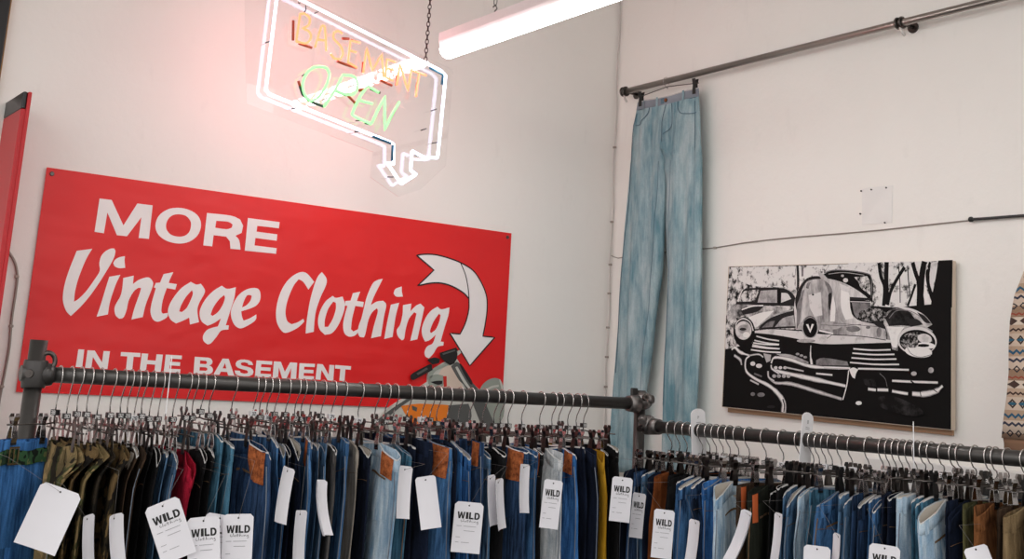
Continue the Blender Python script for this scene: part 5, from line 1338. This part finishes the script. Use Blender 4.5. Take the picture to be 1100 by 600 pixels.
paddle('R', s_rail('R', 985, 482), .072, .058, .064, math.radians(0), math.radians(37), 'white plastic size paddle seen edge-on past the car picture', False)
paddle('L', s_rail('L', 190, 410), .065, .09, .062, math.radians(-9), math.radians(-19.5), 'white plastic size paddle on the long rail before the word on the banner', False)

# ------------------------------------------------------------------ patterned jumper at the picture's edge
XS = XW-.22
sl = [((1103, 288), .055), ((1096, 330), .058), ((1093, 370), .055), ((1092, 410), .052), ((1090, 450), .050), ((1091, 470), .048)]
root = thing('hanging_jumper', onX((1120, 400), XS), 'beige patterned knitted jumper hanging at the end of the picture wall', 'jumper')
mb = MB(); ctr = []
edge = [(1101, 292), (1091, 318), (1086.5, 345), (1085, 372), (1085, 400), (1083, 425), (1079.5, 450), (1077.5, 470)]
rings = []
for p in edge:
    e = onX(p, XS); r_ = .05
    c = e+Vector((0, -r_, 0))
    rings.append([c+Vector((r_*.7*math.sin(a)*(1+.04*math.sin(p[1]*.3+3*a)), r_*math.cos(a), 0)) for a in [2*PI*k_/20 for k_ in range(20)]])
mb.loft(rings, True, True, True); mb.build('sleeve', 'fair_isle_knit', root)
mb = MB(); rg = []
for dz, r_ in ((0, .046), (-.012, .044), (-.03, .044), (-.036, .041)):
    e = onX((1077.5, 470), XS); c = e+Vector((0, -.05, dz-.0005)); rg.append([c+Vector((r_*.7*math.sin(a), r_*math.cos(a), 0)) for a in [2*PI*k_/20 for k_ in range(20)]])
mb.loft(rg, True, True, True); mb.build('cuff', 'knit_rib', root)
tops = onX((1101, 292), XS)
mb = MB(); rg = []
for z, y_, w in ((tops.z-.42, tops.y-.36, .2), (tops.z-.2, tops.y-.36, .21), (tops.z-.02, tops.y-.33, .22), (tops.z+.06, tops.y-.33, .2), (tops.z+.1, tops.y-.33, .08)):
    c = Vector((XS, y_, z)); rg.append([c+Vector((.05*math.sin(a), w*math.cos(a), 0)) for a in [2*PI*k_/28 for k_ in range(28)]])
mb.loft(rg, True, True, True); mb.build('body', 'fair_isle_knit', root)
hg = thing('coat_hook', (XW-.05, tops.y-.33, tops.z+.17), 'steel hook holding the knitted jumper to the wall', 'hook')
mb = MB(); mb.tube([(XW-.001, tops.y-.33, tops.z+.2), (XW-.09, tops.y-.33, tops.z+.2), (XW-.18, tops.y-.33, tops.z+.17), (XS, tops.y-.33, tops.z+.102)], .004, 8); mb.build('arm', 'dull_steel', hg)

# ------------------------------------------------------------------ light
w = bpy.data.worlds.new('world'); sc.world = w; w.use_nodes = True
wt = w.node_tree; tcw = wt.nodes.new('ShaderNodeTexCoord'); spw = wt.nodes.new('ShaderNodeSeparateXYZ'); wt.links.new(tcw.outputs['Generated'], spw.inputs[0])
mrw = wt.nodes.new('ShaderNodeMapRange'); mrw.inputs[1].default_value = -1; wt.links.new(spw.outputs['Z'], mrw.inputs[0])
wc = ramp(wt, mrw.outputs[0], [(0, (.30, .28, .27)), (.47, (.42, .40, .39)), (.56, (.95, .93, .92)), (1, (1.2, 1.18, 1.17))])
wt.links.new(wc, wt.nodes['Background'].inputs[0])
w.node_tree.nodes['Background'].inputs[1].default_value = 1.15
def light(name, kind, loc, energy, col, **kw):
    l = bpy.data.lights.new(name, kind); l.energy = energy; l.color = col
    for k_, v in kw.items(): setattr(l, k_, v)
    o = bpy.data.objects.new(name, l); COL.objects.link(o); o.location = loc; return o
# the neon's own glow
g = onY((385, 70), YS-.03)
for dx, dz, e, c in ((-.20, .08, .75, (1, .30, .31)), (-.08, .05, 1.05, (1, .34, .34)), (.08, -.02, 1.2, (1, .34, .36)), (.22, -.06, .55, (1, .5, .45))):
    light('neon_glow', 'POINT', (g.x+dx, YS+.05, g.z+dz), e, c, shadow_soft_size=.04)
sc.view_settings.view_transform = 'Standard'; sc.view_settings.look = 'None'; sc.view_settings.gamma = 1
sc.view_settings.use_curve_mapping = False; sc.view_settings.exposure = 0.48
sc.cycles.use_denoising = True
sc.cycles.max_bounces = 8; sc.cycles.transparent_max_bounces = 12
sc.cycles.sample_clamp_indirect = 6
